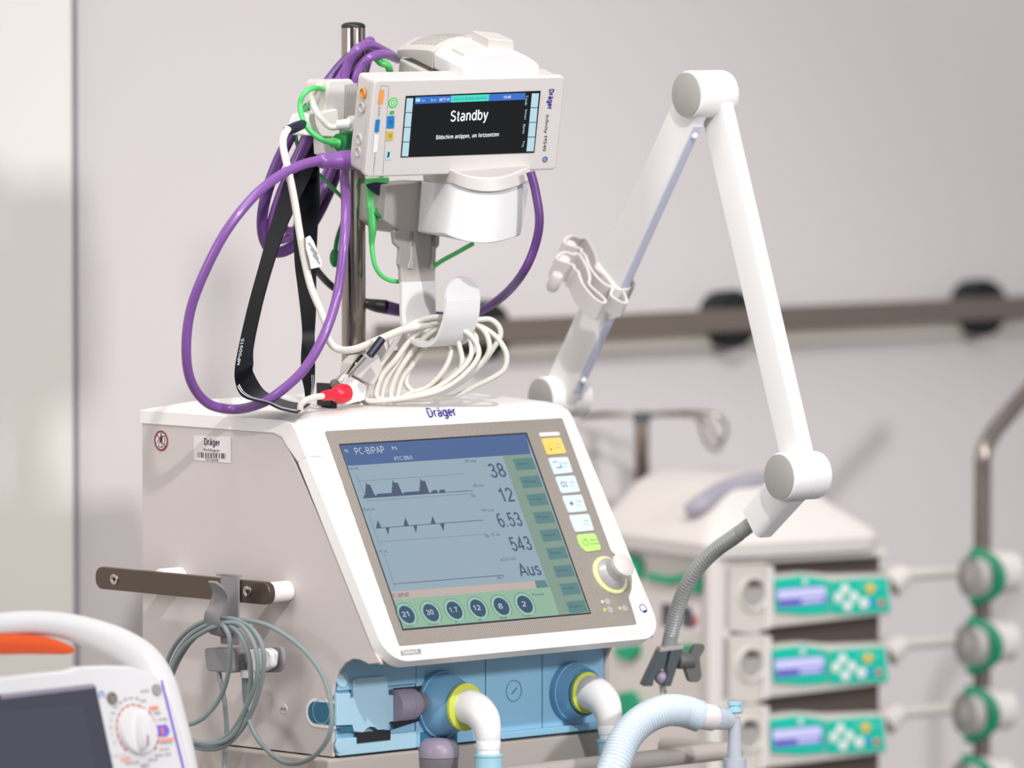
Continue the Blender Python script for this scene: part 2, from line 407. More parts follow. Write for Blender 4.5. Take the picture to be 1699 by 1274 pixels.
def glyphs(body):
    if body in GC: return GC[body]
    c = bpy.data.curves.new('glyphs', 'FONT'); c.body = body; c.resolution_u = 3
    o = bpy.data.objects.new('glyphs', c); COL.objects.link(o)
    dg = bpy.context.evaluated_depsgraph_get(); me = o.evaluated_get(dg).to_mesh()
    r = ([(q.co.x, q.co.y) for q in me.vertices], [tuple(p.vertices) for p in me.polygons])
    o.evaluated_get(dg).to_mesh_clear(); bpy.data.objects.remove(o); bpy.data.curves.remove(c)
    GC[body] = r; return r
def rrect(x0, x1, y0, y1, r, k=6):
    out = []
    r4 = r if isinstance(r, (list, tuple)) else [r] * 4     # tr, tl, bl, br
    for (cx_, cy_, a0), q in zip(((x1, y1, 0), (x0, y1, 90), (x0, y0, 180), (x1, y0, 270)), r4):
        sx_ = -1 if cx_ == x1 else 1; sy_ = -1 if cy_ == y1 else 1
        for i in range(k + 1):
            a = math.radians(a0 + 90 * i / k); out.append((cx_ + sx_ * q + q * math.cos(a), cy_ + sy_ * q + q * math.sin(a)))
    return out
def roundpoly(pts, r, k=4):
    out = []; n = len(pts)
    for i in range(n):
        a, b, c = Vector(pts[i - 1]), Vector(pts[i]), Vector(pts[(i + 1) % n])
        u = (a - b); v_ = (c - b); q = min(r, u.length * .45, v_.length * .45); p0 = b + u.normalized() * q; p1 = b + v_.normalized() * q
        for j in range(k + 1):
            t = j / k; out.append(tuple((1 - t) ** 2 * p0 + 2 * t * (1 - t) * b + t * t * p1))
    return out
def thing(name, label, cat, loc, group=None):
    o = bpy.data.objects.new(name, None); COL.objects.link(o); o.empty_display_size = .03
    o.location = loc; o['label'] = label; o['category'] = cat
    if group: o['group'] = group
    bpy.context.view_layer.update() if False else None
    return o
def tag(o, label, cat, group=None):
    o['label'] = label; o['category'] = cat
    if group: o['group'] = group
    return o
def struct(o): o['kind'] = 'structure'; return o
def K(ox, oy, s):                       # reading a pixel off an enlarged view
    return lambda x, y: (ox + x / s, oy + y / s)

# ------------------------------------------------------------------ the place: floor, wall, trim
WA = 40
wallp = Plane(P(840, 552, 10.55), yawdir(WA), Z)
def on_wall_x(px): return wallp.loc(px, 600)[0]
zf = -wallp.o.z
xs = on_wall_x(122)
struct(MB().box(wallp, xs + .003, 6.0, zf, zf + 3.6, -.06, 0, 'wall_paint').build('wall_back'))
struct(MB().box(wallp, -3.2, xs - .004, zf, zf + 3.6, -.06, .004, 'panel_paint').build('wall_left'))
struct(MB().box(wallp, xs - .004, xs + .003, zf, zf + 3.6, -.03, .007, 'trim_grey').build('trim_1'))
fl = Plane((0, 0, 0), (1, 0, 0), (0, 1, 0))
struct(MB().box(fl, -6, 9, -2, 16, -.05, 0, 'floor_vinyl').build('floor'))

# wall rail
t = thing('wall_rail', 'long dark steel equipment rail running along the pale back wall', 'rail', wallp.at(1200, 530))
railp = Plane(wallp.o + wallp.N * .05, wallp.X, Z)
x0, yc = railp.loc(624, 561); x1 = railp.loc(2050, 500)[0]
yt = railp.loc(1200, 513)[1]; yb = railp.loc(1200, 551)[1]
MB().box(railp, x0, x1, yb, yt, -.006, .006, 'rail_brown').build('rail_bar', t, .002)
MB().box(railp, x0, x1, yb - .024, yb - .001, -.05, -.034, 'rail_base').build('rail_channel', t, .002)
for px in (818, 1230, 1645):
    x = railp.loc(px, 530)[0]; y = (yt + yb) / 2
    MB().rev(railp.w(x, y, -.05), railp.N, [(0, .040), (.034, .043), (.042, .040), (.0435, .001)], 'rail_black').build('rail_mount', t)

# ------------------------------------------------------------------ ventilator
VA = 44
U, V = yawdir(VA), backdir(VA)
O = P(552, 1256, 9.10)
sideP = Plane(O, -V, Z)                        # left side face; x = toward the front
frontP = Plane(O, U, Z)                        # vertical front of the connector block
def L(u, v, z): return O + U * u + V * v + Z * z
def side(px, py, n=0):
    x, y = sideP.loc(px, py, n); return (-x, y)     # (v, z)
zt = (side(236, 680)[1] + side(465, 696)[1]) / 2
vb = side(236, 950)[0]
A_, B_ = side(491, 711), side(633, 1065)
Aw, Bw = L(0, *A_), L(0, *B_)
Wd = (Aw - Bw).normalized()
panel = Plane(Bw, U, Wd)
WID = .472
vent = thing('ventilator', 'large white and beige intensive care ventilator with a tilted touchscreen', 'ventilator', L(.23, .16, 0))
t = vent
# side profile of the beige body in (v, z)
th = .017
slope = (A_[0] - B_[0]) / (A_[1] - B_[1])      # dv/dz of the panel
def vfront(z): return B_[0] + (z - B_[1]) * slope
body = [(vb, 0), (vb, zt - th)]
# corner where top lip and panel band meet
zc = zt - th; vc = vfront(zc) + .021
body += [(vc + .022, zc), (vc + .008, zc - .004), (vc - .001, zc - .014)]
zlow = side(640, 1106)[1]
body += [(vfront(.25) + .021, .25), (vfront(.15) + .021, .15), (vfront(zlow + .02) + .0195, zlow + .018), (vfront(zlow) + .019, zlow + .004)]
for px, py in ((612, 1102), (598, 1095), (586, 1093), (573, 1100), (562, 1113), (556, 1130)): body.append(side(px, py))
body += [(0, .08), (0, 0)]
bp = Plane(O, V, Z)                            # N = V x Z
def prism_vz(mb, poly, u0, u1, m): return mb.loft([[L(u0, a, b) for a, b in poly], [L(u1, a, b) for a, b in poly]], m)
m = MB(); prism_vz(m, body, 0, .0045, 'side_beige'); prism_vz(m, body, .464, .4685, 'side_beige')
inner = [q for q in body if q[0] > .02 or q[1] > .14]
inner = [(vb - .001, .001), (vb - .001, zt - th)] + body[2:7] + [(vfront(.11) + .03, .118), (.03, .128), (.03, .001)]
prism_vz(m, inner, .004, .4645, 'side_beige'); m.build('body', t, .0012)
# white cover: top and front in one curved skin
prof = [(vb + .002, zt - th + .001), (vb + .002, zt)]
cu = [(vfront(zt) + .024, zt), (vfront(zt) + .011, zt - .0008), (vfront(zt - .004) + .0035, zt - .0035), (vfront(zt - .010) + .0008, zt - .009), (vfront(zt - .020), zt - .020), (vfront(zt - .045), zt - .045)]
outer = [(vb + .002, zt), (.26, zt), (.2, zt)] + cu
def inn(q):
    return q
innr = [(vfront(zt - .045) + .0175, zt - .05), (vc - .001, zc - .014), (vc + .008, zc - .004), (vc + .022, zc), (.2, zc), (.26, zc), (vb + .002, zc)]
rings = []
XR = panel.loc(1093, 1036)[0]
us = [-.0015, .0] + [.02 + .03 * i for i in range(14)] + [XR - .032, XR - .020, XR - .012, XR - .006, XR - .002, XR]
for u in us:
    d = 0
    if u > XR - .0376: q = (u - XR + .0376) / .0376; d = .020 * (1 - math.sqrt(max(0, 1 - q * q)))
    crown = .008 * min(1, max(0, u) / .10); dl = .0048 * min(1, max(0, u) / .14)
    ring = []
    for i, (v_, z_) in enumerate(outer):
        wgt = max(0, min(1, 1 - (i - 3) / 4.0)) if i > 3 else 1
        q_ = 0 if i == len(outer) - 1 else dl
        ring.append(L(u, v_ + (q_ * slope if i >= 3 else 0), z_ - d * wgt + (crown if i < 3 else q_)))
    for v_, z_ in innr: ring.append(L(u, v_, z_ - (.0 if d < .003 else min(d, .012) * (1 if z_ >= zc - .001 else .3))))
    rings.append(ring)
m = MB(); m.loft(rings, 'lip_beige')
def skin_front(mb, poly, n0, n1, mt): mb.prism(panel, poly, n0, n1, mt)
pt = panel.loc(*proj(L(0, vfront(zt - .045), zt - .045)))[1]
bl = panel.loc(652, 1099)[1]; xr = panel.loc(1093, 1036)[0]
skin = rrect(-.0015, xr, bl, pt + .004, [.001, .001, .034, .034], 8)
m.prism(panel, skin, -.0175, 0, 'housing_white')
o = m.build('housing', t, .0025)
# recolour: everything on the cover that faces front or up is the same white plastic; the side lip keeps a darker copy, its shading put into the colour
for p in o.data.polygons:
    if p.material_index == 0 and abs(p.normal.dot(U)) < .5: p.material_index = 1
sh = MB(); sh.loft([[L(u, vfront(z_) + .0193, z_) for z_ in (zlow + .03, .2, .25, zc - .02)] + [L(u, vfront(z_) + .0215, z_) for z_ in (zc - .02, .25, .2, zlow + .03)] for u in (-.0004, .469)], 'gasket_dark').build('housing_seam', t)

# perforated bezel
kb3 = K(540, 860, 4.997); kb4 = K(800, 860, 4.997); kb2 = K(780, 660, 4.997); kb1 = K(520, 660, 4.997)
bz = MATS[mat('bezel_mesh', (150, 140, 130), .5)]
nt = bz.node_tree; b = nt.nodes['Principled BSDF']; tc = nt.nodes.new('ShaderNodeTexCoord')
def dotn(vec):
    d = nt.nodes.new('ShaderNodeVectorMath'); d.operation = 'DOT_PRODUCT'; d.inputs[1].default_value = vec; nt.links.new(tc.outputs['Object'], d.inputs[0]); return d.outputs['Value']
def mth(op, a, bb=None):
    n_ = nt.nodes.new('ShaderNodeMath'); n_.operation = op
    for i, q in enumerate((a, bb)):
        if q is None: continue
        if isinstance(q, (int, float)): n_.inputs[i].default_value = q
        else: nt.links.new(q, n_.inputs[i])
    return n_.outputs[0]
kx = 2 * math.pi / .0031
sx_ = mth('SINE', mth('MULTIPLY', dotn(tuple(panel.X)), kx)); sy_ = mth('SINE', mth('MULTIPLY', dotn(tuple(panel.Y)), kx))
pr = mth('MULTIPLY', sx_, sy_)
mr = nt.nodes.new('ShaderNodeMapRange'); nt.links.new(pr, mr.inputs[0]); mr.inputs[1].default_value = .12; mr.inputs[2].default_value = .45
mx = nt.nodes.new('ShaderNodeMix'); mx.data_type = 'RGBA'; nt.links.new(mr.outputs[0], mx.inputs[0])
mx.inputs[6].default_value = (lin(162), lin(154), lin(144), 1); mx.inputs[7].default_value = (lin(58), lin(53), lin(50), 1)
nt.links.new(mx.outputs[2], b.inputs['Base Color'])
bezpx = [(538, 716), (932, 694), (1013, 914), (1020, 920), (1036, 930), (1046, 946), (1048, 964), (1047, 980), (1042, 991), (1056, 1036), (662, 1072)]
m = MB(); m.prism(panel, roundpoly([panel.loc(*q) for q in reversed(bezpx)], .003), -.001, .0012, 'bezel_mesh'); bez = m.build('bezel', t)

# touchscreen with its readout
m = MB(); SC = [(563, 740), (871, 721), (977, 1017), (668, 1044)]
e = .0013
m.px(panel, [(561, 737.5), (873, 718), (980, 1019), (667, 1047)][::-1], e, 'dark_rim_shade')
m.px(panel, SC[::-1], e + .0003, 'lcd_body')
m.px(panel, [(563, 740), (871, 721), (879, 754), (575, 774)][::-1], e + .0006, 'lcd_bar')
m.px(panel, [(832, 757), (879.5, 754), (977, 1017), (926, 1021.5)][::-1], e + .0006, 'lcd_column')
for i in range(9):
    cy_ = 771 + 29.6 * i; xl = 849 + (cy_ - 771) * .372; xrr = 885 + (cy_ - 771) * .362
    m.px(panel, [(xl, cy_ - 8), (xrr - 4, cy_ - 11), (xrr + 3, cy_ + 8), (xl + 7, cy_ + 11)][::-1], e + .0009, 'lcd_key')
    m.text(panel, ('Alarme', 'Trend', 'Loops', 'Werte', 'Sensor', 'Param.', 'System', 'Konfig.', 'Extra')[i], xl + 8, cy_ + 2, 19, 4, 'lcd_ink', e + .0012)
m.px(panel, [(647, 983), (885, 965), (889, 977), (652, 996)][::-1], e + .0008, 'lcd_pink')
m.px(panel, [(885, 965), (903, 963.5), (908, 975.5), (889, 977)][::-1], e + .0009, 'lcd_key')
m.px(panel, [(652, 996), (911, 975), (926, 1021), (668, 1044)][::-1], e + .0009, 'lcd_green')
for (x, y), s_, lb in zip(((673, 1021), (713, 1018), (752, 1014), (791, 1010.5), (830, 1007.5), (869, 1004)), ('21', '30', '1.7', '12', '8', '2'), ('FiO2', 'Pinsp', 'Ti', 'RR', 'PEEP', 'Psupp')):
    c = panel.loc(x, y)
    m.disc(panel, c, .0165, e + .0011, 'lcd_ink', r_in=.0160, a0=-50, a1=230); m.disc(panel, c, .0145, e + .0011, 'lcd_ring'); m.disc(panel, c, .0120, e + .0014, 'lcd_dial')
    wd = 5 * len(s_.replace('.', '')) + (1 if '.' in s_ else 0)
    m.sans(panel, s_, x - wd / 2 - 1.5, y + 4, wd + 2, 8, 'lcd_white', e + .0017, .14)
    wl = 3 * len(lb); m.text(panel, lb, x + 4 - wl / 2, y + 22, wl, 4, 'lcd_ink', e + .0017)
    m.line(panel, (x - 13, y + 1), (x - 10, y + 1), 1.2, e + .0016, 'lcd_dial')
m.sans(panel, 'PC-BIPAP', 589, 755.5, 49, 10.5, 'lcd_white', e + .0010, .11)
m.text(panel, 'PS', 650, 748, 8, 5.5, 'lcd_white', e + .0010); m.text(panel, 'ATC Ø8.0', 653, 765.5, 30, 6.5, 'lcd_white', e + .0010)
m.text(panel, '05', 571, 752, 6, 5, 'lcd_white', e + .0010)
for s_, x, y, ww, hh in (('38', 815, 793.5, 23, 22), ('12', 832, 834, 20, 22), ('6.53', 829, 876, 36, 22), ('543', 850, 915.5, 31, 22), ('Aus', 864, 957.5, 32, 20)):
    m.sans(panel, s_, x - 1, y, ww + 3, hh, 'lcd_ink', e + .0012, .135)
for s_, x, y, ww in (('PIP mbar', 771, 769, 19), ('RR /min', 785, 809.5, 17), ('MV L/min', 799, 850.5, 20), ('VT mL', 814, 891, 15), ('etCO2 Vol%', 829, 932, 26), ('Paw mbar', 578, 781, 16), ('Flow L/m', 602, 849, 18), ('VT mL', 627, 919, 15), ('30s', 781, 826, 7), ('30s', 804, 893, 7), ('30s', 824, 962, 8)):
    m.text(panel, s_, x, y, ww, 4.5, 'lcd_ink', e + .0010)
m.sans(panel, 'PC-BIPAP', 649, 993.5, 29, 6.5, 'lcd_ink', e + .0012, .12)
m.text(panel, 'Pause', 882, 990, 19, 4, 'lcd_ink', e + .0012)
m.px(panel, [kb1(*q) for q in ((405, 840), (410, 815), (420, 812), (428, 700), (435, 725), (460, 727), (500, 815), (512, 815), (525, 802), (640, 795), (648, 685), (660, 710), (690, 712), (728, 802), (745, 790), (870, 780), (878, 675), (890, 695), (918, 697), (950, 792), (965, 793), (985, 772), (1018, 770), (1020, 797))][::-1], e + .0010, 'lcd_ink')
m.px(panel, [kb1(*q) for q in ((1035, 770), (1080, 767), (1088, 792), (1035, 796))][::-1], e + .0010, 'lcd_ink')
for tri in (((510, 1085), (525, 1020), (553, 1083)), ((588, 1080), (622, 1078), (612, 1145)), ((738, 1068), (752, 1000), (783, 1065)), ((818, 1062), (852, 1060), (842, 1128)), ((963, 1055), (978, 985), (1005, 1050)), ((1040, 1047), (1078, 1045), (1070, 1112))):
    m.px(panel, [kb1(*q) for q in tri][::-1], e + .0010, 'lcd_ink')
for a, bq, wq, mm in (((405, 838), (1310, 775), 1.0, 'lcd_ink'), ((510, 1088), (1400, 1020), 1.0, 'lcd_ink'), ((360, 697), (1240, 636), .6, 'lcd_line'), ((340, 625), (430, 845), .8, 'lcd_line'), ((430, 862), (1310, 800), .7, 'lcd_line'), ((450, 965), (545, 1240), .8, 'lcd_line'), ((530, 1200), (1430, 1135), .7, 'lcd_line')):
    m.line(panel, kb1(*a), kb1(*bq), wq, e + .0009, mm)
for a, bq, wq, mm in (((480, 300), (570, 585), .8, 'lcd_line'), ((560, 550), (1465, 477), 1.0, 'lcd_ink'), ((1465, 477), (1472, 500), .8, 'lcd_ink')):
    m.line(panel, kb3(*a), kb3(*bq), wq, e + .0009, mm)
m.build('touchscreen', t)
# membrane keys
keys = [('button_yellow', [(580, 345), (740, 335), (790, 465), (630, 480)], 'Alarm'), ('button_white', [(637, 505), (800, 495), (845, 625), (690, 642)], 'Mode'),
        ('button_white', [(695, 660), (858, 650), (905, 785), (750, 800)], 'O2'), ('button_white', [(753, 820), (915, 808), (962, 945), (808, 960)], 'Menu'),
        ('button_white', [(810, 980), (975, 968), (1020, 1105), (865, 1120)], None)]
for cmat, q, tx in keys:
    pq = [kb2(*a) for a in q]; m = MB()
    m.prism(panel, roundpoly([panel.loc(*a) for a in pq[::-1]], .003), .001, .0026, cmat)
    cx_, cy_ = sum(a[0] for a in pq) / 4, sum(a[1] for a in pq) / 4
    ink = 'ink_grey'
    if tx == 'Alarm':
        c = panel.loc(cx_ - 6, cy_); m.disc(panel, c, .0042, .0029, 'key_amber', r_in=.0033); m.disc(panel, panel.loc(cx_ - 5, cy_ + 6), .0012, .0029, 'ink_black')
    elif tx == 'Mode':
        c = panel.loc(cx_ - 6, cy_); m.flat(panel, [(c[0] + a, c[1] + b_) for a, b_ in ((-.006, .005), (.003, .005), (.003, .0042), (-.006, .0042))], .0029, 'lcd_ink'); m.flat(panel, [(c[0] + a, c[1] + b_) for a, b_ in ((-.003, -.004), (.006, -.004), (.006, .003), (.005, .003), (.005, -.003), (-.003, -.003))], .0029, 'lcd_ink')
    elif tx == 'O2': m.text(panel, 'O2', cx_ - 10, cy_ + 5, 10, 9, 'lcd_ink', .0029)
    elif tx == 'Menu':
        c = panel.loc(cx_ - 6, cy_); m.disc(panel, c, .004, .0029, 'lcd_ink', r_in=.0034, k=4); m.disc(panel, c, .0016, .0029, 'ink_black')
    for k_ in (-4, 2): m.text(panel, 'Freeze' if k_ < 0 else 'Loop', cx_ + 3, cy_ + k_ + 2, 8, 2.5, ink, .0029)
    m.build('button', bez, .0004)
pq = [kb4(*a) for a in ((770, 145), (925, 130), (980, 265), (850, 285), (800, 230))]; m = MB()
m.prism(panel, roundpoly([panel.loc(*a) for a in pq[::-1]], .004), .001, .0026, 'button_green')
c = panel.loc(969, 901); m.disc(panel, c, .0050, .0029, 'green_deep', r_in=.0043, a0=110, a1=430)
m.line(panel, (968, 895), (969, 901), .9, .0029, 'green_deep'); m.text(panel, 'Start', 978, 899, 11, 3, 'green_deep', .0029); m.text(panel, 'Standby', 979, 906, 13, 3.5, 'green_deep', .0029)
o = m.build('button', bez, .0004); o['label'] = 'green standby button'
m = MB(); m.prism(panel, roundpoly([panel.loc(*kb2(*a)) for a in ((563, 295), (728, 288), (738, 318), (573, 328))][::-1], .003), .001, .0024, 'label_white'); m.build('alarm_light', bez, .0004)
# rotary knob
kc = panel.at(1011, 955, .0012)
m = MB(); m.rev(kc, panel.N, [(0, .0265), (.002, .0265), (.0035, .0250), (.0036, .001)], 'lime_pale'); ringo = m.build('knob_ring', t)
m = MB(); m.rev(kc + panel.N * .0034, panel.N, [(0, .0215), (.003, .0215), (.007, .0185), (.010, .0155), (.020, .0150)], 'knob_silver')
m.rev(kc + panel.N * .0230, panel.N, [(0, .0150), (.004, .0162), (.0075, .0158), (.0095, .0130), (.0098, .001)], 'knob_cap'); m.build('rotary_knob', t)
m = MB()
for (x, y, mm, tx) in ((998, 999, 'label_white', 0), (1002, 1012.5, 'led_lime', 0), (1027, 1010, 'led_lime', 0)):
    m.disc(panel, panel.loc(x, y), .0022, .0017, mm, k=14); c = panel.loc(x + 8.5, y - .5)
    m.disc(panel, c, .0045, .0017, 'label_white', k=20, r_in=.0038, sy=.8); m.disc(panel, c, .0020, .0017, 'label_white', k=12, r_in=.0012)
m.build('indicator_lamps', bez)
m = MB()
# logo on the curved brow: laid on the panel's upper edge
m.sans(panel, 'Dräger', 711, 692.5, 47, 14.5, 'ink_blue', .0011, .15)
m.build('logo', t); m = MB()
m.px(panel, [(664, 1079), (698, 1076), (699, 1085), (665, 1088)][::-1], .0004, 'ink_grey'); m.text(panel, 'Select', 669, 1086, 25, 7, 'elbow_white', .0008); m.build('badge', t); m = MB()
m.text(panel, 'Savina 300', 1012, 1056, 50, 9, 'ink_pale', .0005); m.build('lettering', t); m = MB()
c = panel.loc(1067, 1009.5); m.disc(panel, c, .0062, .0006, 'ink_blue', r_in=.0050); m.disc(panel, (c[0] + .0008, c[1] - .0022), .0032, .0006, 'ink_blue', r_in=.0006, a0=200, a1=360)
m.build('emblem', t)
# stickers on the side
m = MB(); m.px(sideP, [(322, 722), (384, 724), (384, 768.5), (322, 763)][::-1], .0006, 'label_white')
m.sans(sideP, 'Dräger', 339.5, 737.5, 26, 10.5, 'ink_black', .0009, .17); m.text(sideP, 'Vorführgerät', 338, 749.5, 27, 6.5, 'ink_black', .0009); m.text(sideP, '1027326440', 342, 764, 21, 4, 'ink_black', .0009)
import random
random.seed(4); x = 329.0
while x < 375:
    ww = random.choice((.7, .7, 1.2, 1.8)); m.line(sideP, (x + ww / 2, 750.5 + (x - 329) * .03), (x + ww / 2, 759.5 + (x - 329) * .03), 1, .0009, 'ink_black') if False else m.px(sideP, [(x, 750 + (x - 329) * .045), (x + ww, 750 + (x - 329) * .045), (x + ww, 759 + (x - 329) * .045), (x, 759 + (x - 329) * .045)][::-1], .0009, 'ink_black')
    x += ww + random.choice((.6, .9, 1.6, 2.2))
m.build('barcode_sticker', t)
m = MB(); c = sideP.loc(268, 731); m.disc(sideP, c, .0127, .0006, 'label_white'); m.disc(sideP, c, .0127, .0009, 'ink_red', r_in=.0103)
def sp(dx, dy): return (268 + dx, 731 + dy)
m.px(sideP, [sp(-1, -9), sp(3, -8), sp(2, 3), sp(-3, 3)][::-1], .0008, 'ink_black'); m.disc(sideP, sideP.loc(*sp(0, -11)), .0014, .0008, 'ink_black')
for a, bq in (((-2, 2), (-5, 10)), ((0, 2), (2, 10)), ((-2, -5), (-7, 4)), ((3, -7), (6, -8)), ((6, -8), (6, 9)), ((-4, 10), (4, 11))): m.line(sideP, sp(*a), sp(*bq), 1.4, .0008, 'ink_black')
m.line(sideP, sp(-8, -12), sp(8, 12), 1.8, .0010, 'ink_red'); m.build('warning_sticker', t)
m = MB(); c = sideP.loc(471, 1176); m.rev(sideP.w(c[0], c[1], 0), sideP.N, [(0, .0065), (.0008, .0062), (.0009, .001)], 'side_beige'); m.px(sideP, [(466, 1174), (476, 1175), (476, 1178), (466, 1177)][::-1], .0012, 'gasket_dark'); m.build('screw', t)
# slot in the side
m = MB(); a0, a1 = sideP.loc(509, 1159), sideP.loc(556, 1208)
m.prism(sideP, rrect(a0[0] - .001, a1[0], a1[1] - .001, a0[1] + .001, [.001, .016, .016, .001], 8), -.001, .0007, 'lip_beige')
m.prism(sideP, rrect(a0[0] + .003, a1[0], a1[1] + .003, a0[1] - .002, [.001, .0135, .0135, .001], 8), .0, .0009, 'slot_blue')
c = sideP.loc(534, 1180); m.disc(sideP, c, .0155, .0012, 'block_blue', r_in=.0145); m.build('side_port', t)

# blue connector block
bt = frontP.loc(700, 1092)[1]
kc6 = K(490, 1040, 4.854); kc7 = K(800, 1040, 3.861)
m = MB()
m.box(frontP, .0048, .4635, .001, .142, -.03, .0005, 'block_blue')
m.box(frontP, .275, .4635, .001, .010, 0, .010, 'block_blue'); m.box(frontP, .0048, .135, .001, .022, 0, .006, 'block_light')
m.box(frontP, .0048, .135, .080, .142, 0, .005, 'block_blue')
m.prism(frontP, rrect(.136, .150, .001, .142, .003), 0, .004, 'block_blue')
blk = m.build('connector_block', t, .002)
m = MB()
flap = [(328, 540), (440, 530), (440, 575), (462, 572), (465, 430), (490, 412), (715, 392), (738, 410), (745, 545), (815, 552), (815, 750), (750, 768), (742, 825), (660, 830), (635, 808), (600, 805), (570, 818), (545, 850), (470, 845), (455, 790), (328, 795)]
m.prism(frontP, [frontP.loc(*kc6(*q), .007) for q in reversed(flap)], .003, .0085, 'block_light'); m.build('hinged_flap', blk, .001)
for x, y in ((380, 425), (370, 955)):
    c = frontP.loc(*kc6(x, y), .006); m = MB(); m.rev(frontP.w(c[0], c[1], .005), frontP.N, [(0, .0095), (.0016, .009), (.0017, .001)], 'block_light'); m.build('cover_plug', blk)
m = MB(); m.px(frontP, [kc6(*q) for q in ((465, 845), (735, 825), (735, 905), (465, 935))][::-1], .0072, 'dark_rim_shade'); 
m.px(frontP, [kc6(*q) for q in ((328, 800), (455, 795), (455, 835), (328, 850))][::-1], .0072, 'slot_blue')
m.px(frontP, [kc6(*q) for q in ((760, 490), (1010, 470), (1010, 740), (760, 820))][::-1], .0062, 'dark_rim_shade'); m.build('recess_shade', blk)  # flat patches: the shade inside the hollows is put into their colour
ca = frontP.at(650, 1171, .006); m = MB()
m.rev(ca, U, [(0, .0198), (.022, .0198), (.0222, .0194), (.0226, .0194), (.0228, .0198), (.034, .0192), (.039, .016), (.0395, .001)], 'lavender', 36); m.cyl(ca + U * .036, ca + U * .06, .0145, 'smoke_grey'); m.build('sensor_port', blk)
# seams and screw on the plain blue panels
m = MB()
for x in (805, 899): m.px(frontP, [(x - .6, 1090 - (x - 805) * .1), (x + .6, 1090 - (x - 805) * .1), (x + .6, 1220 - (x - 805) * .1), (x - .6, 1220 - (x - 805) * .1)][::-1], .0009, 'slot_blue')
c = frontP.loc(852, 1146); m.disc(frontP, c, .0135, .0009, 'slot_blue', r_in=.0126); m.line(frontP, (848, 1151), (857, 1141), 2, .0009, 'slot_blue'); m.build('panel_seams', blk)
# two valve domes with elbows
def valve(px, py, k, ring_d):
    c = frontP.at(px, py, 0.0)
    ax = frontP.N
    m = MB(); m.rev(c, ax, [(0, .0415 * k), (.004, .0425 * k), (.010, .0415 * k), (.0105, .038 * k)], 'dome_blue')
    m.rev(c + ax * .009, ax, [(0, .0400 * k), (.006, .0385 * k), (.018, .034 * k), (ring_d - .01, .0285 * k), (ring_d - .004, .0275 * k)], 'dome_blue')
    dm = m.build('valve_dome', blk)
    m = MB(); m.rev(c + ax * (ring_d + .004), ax, [(0, .0275 * k), (.001, .0295 * k), (.005, .0295 * k), (.006, .0275 * k)], 'lime'); m.build('lime_ring', dm)
    return c + ax * (ring_d + .008)
e1 = valve(728, 1168, 1.0, .040)
e2 = valve(946, 1146, .88, .022)
def elbow(p, drop, r, label, endpx, name='elbow_connector'):
    root = thing(name, label, 'connector', p + Vector((0, 0, -.11)))
    ax = frontP.N; end = Vector(p) + ax * .034 + Z * -.062
    sl = Vector(endpx) if endpx else Vector((0, 0, -1))
    pts = [p, p + ax * .010, p + ax * .022 + Z * -.004, p + ax * .033 + Z * -.013, p + ax * .0385 + Z * -.026, p + ax * .040 + Z * -.038]
    m = MB(); m.tube(pts, [r * 1.42, r * 1.46, r * 1.42, r * 1.32, r * 1.14, r * 1.0], 'elbow_white', n=30, sub=5)
    q = pts[-1]; m.rev(q, sl, [(-.002, r * .95), (.0, r * 1.03), (.010, r * 1.0), (.0105, r * .95), (.022, r * .95)], 'elbow_white'); m.build('elbow', root)
    m = MB(); q2 = q + sl.normalized() * .016
    m.rev(q2, sl, [(0, r * 1.05), (.0, r * 1.2), (.003, r * 1.22), (.004, r * 1.14), (.050, r * 1.20), (.052, r * 1.3), (.075, r * 1.3), (.075, r)], 'cuff_blue', 36); 
    for i in range(16):
        a = 2 * math.pi * i / 16; 
        e0 = (Vector((1, 0, 0)) * math.cos(a) + Vector((0, 1, 0)) * math.sin(a)) * r * 1.27
        m.cyl(q2 + e0 + sl.normalized() * .045, q2 + e0 + sl.normalized() * .075, .0012, 'cuff_blue', n=6)
    m.build('cuff', root); return q2
q2 = elbow(e1, 0, .0148, 'white elbow connector with pale blue cuff, nearest the lavender port', (.0, .0, -1))
q3 = elbow(e2, 0, .0150, 'white elbow connector with pale blue cuff whose hose ends beside the corrugated hose', (.10, -.05, -1))

# rail bolted to the side
rp = Plane(O - U * .040, -V, Z)
r0 = rp.loc(163, 955); r1 = rp.loc(452, 987); yy0 = rp.loc(300, 989)[1]; yy1 = rp.loc(300, 952)[1]
m = MB(); m.prism(rp, rrect(r0[0], r1[0], yy0, yy1, [.012, .012, .012, .012], 8), -.005, .005, 'steel_brushed'); rail = m.build('side_rail', t, .001)
for px, py in ((190, 961), (411, 981)):
    c = rp.at(px, py, .005); m = MB(); m.rev(c, rp.N, [(0, .0068), (.0015, .0065), (.0017, .0045), (.0008, .0042), (.0008, .001)], 'chrome'); m.rev(c + rp.N * .0004, rp.N, [(0, .0032), (.0006, .003), (.0007, .0005)], 'dark_rim_shade', 6); m.build('bolt', rail)
for px, py in ((443, 983), (265, 960)):
    c = rp.at(px, py, -.005); m = MB(); m.cyl(c, c - rp.N * .0348, .0125, 'lip_beige'); m.build('rail_standoff', rail)

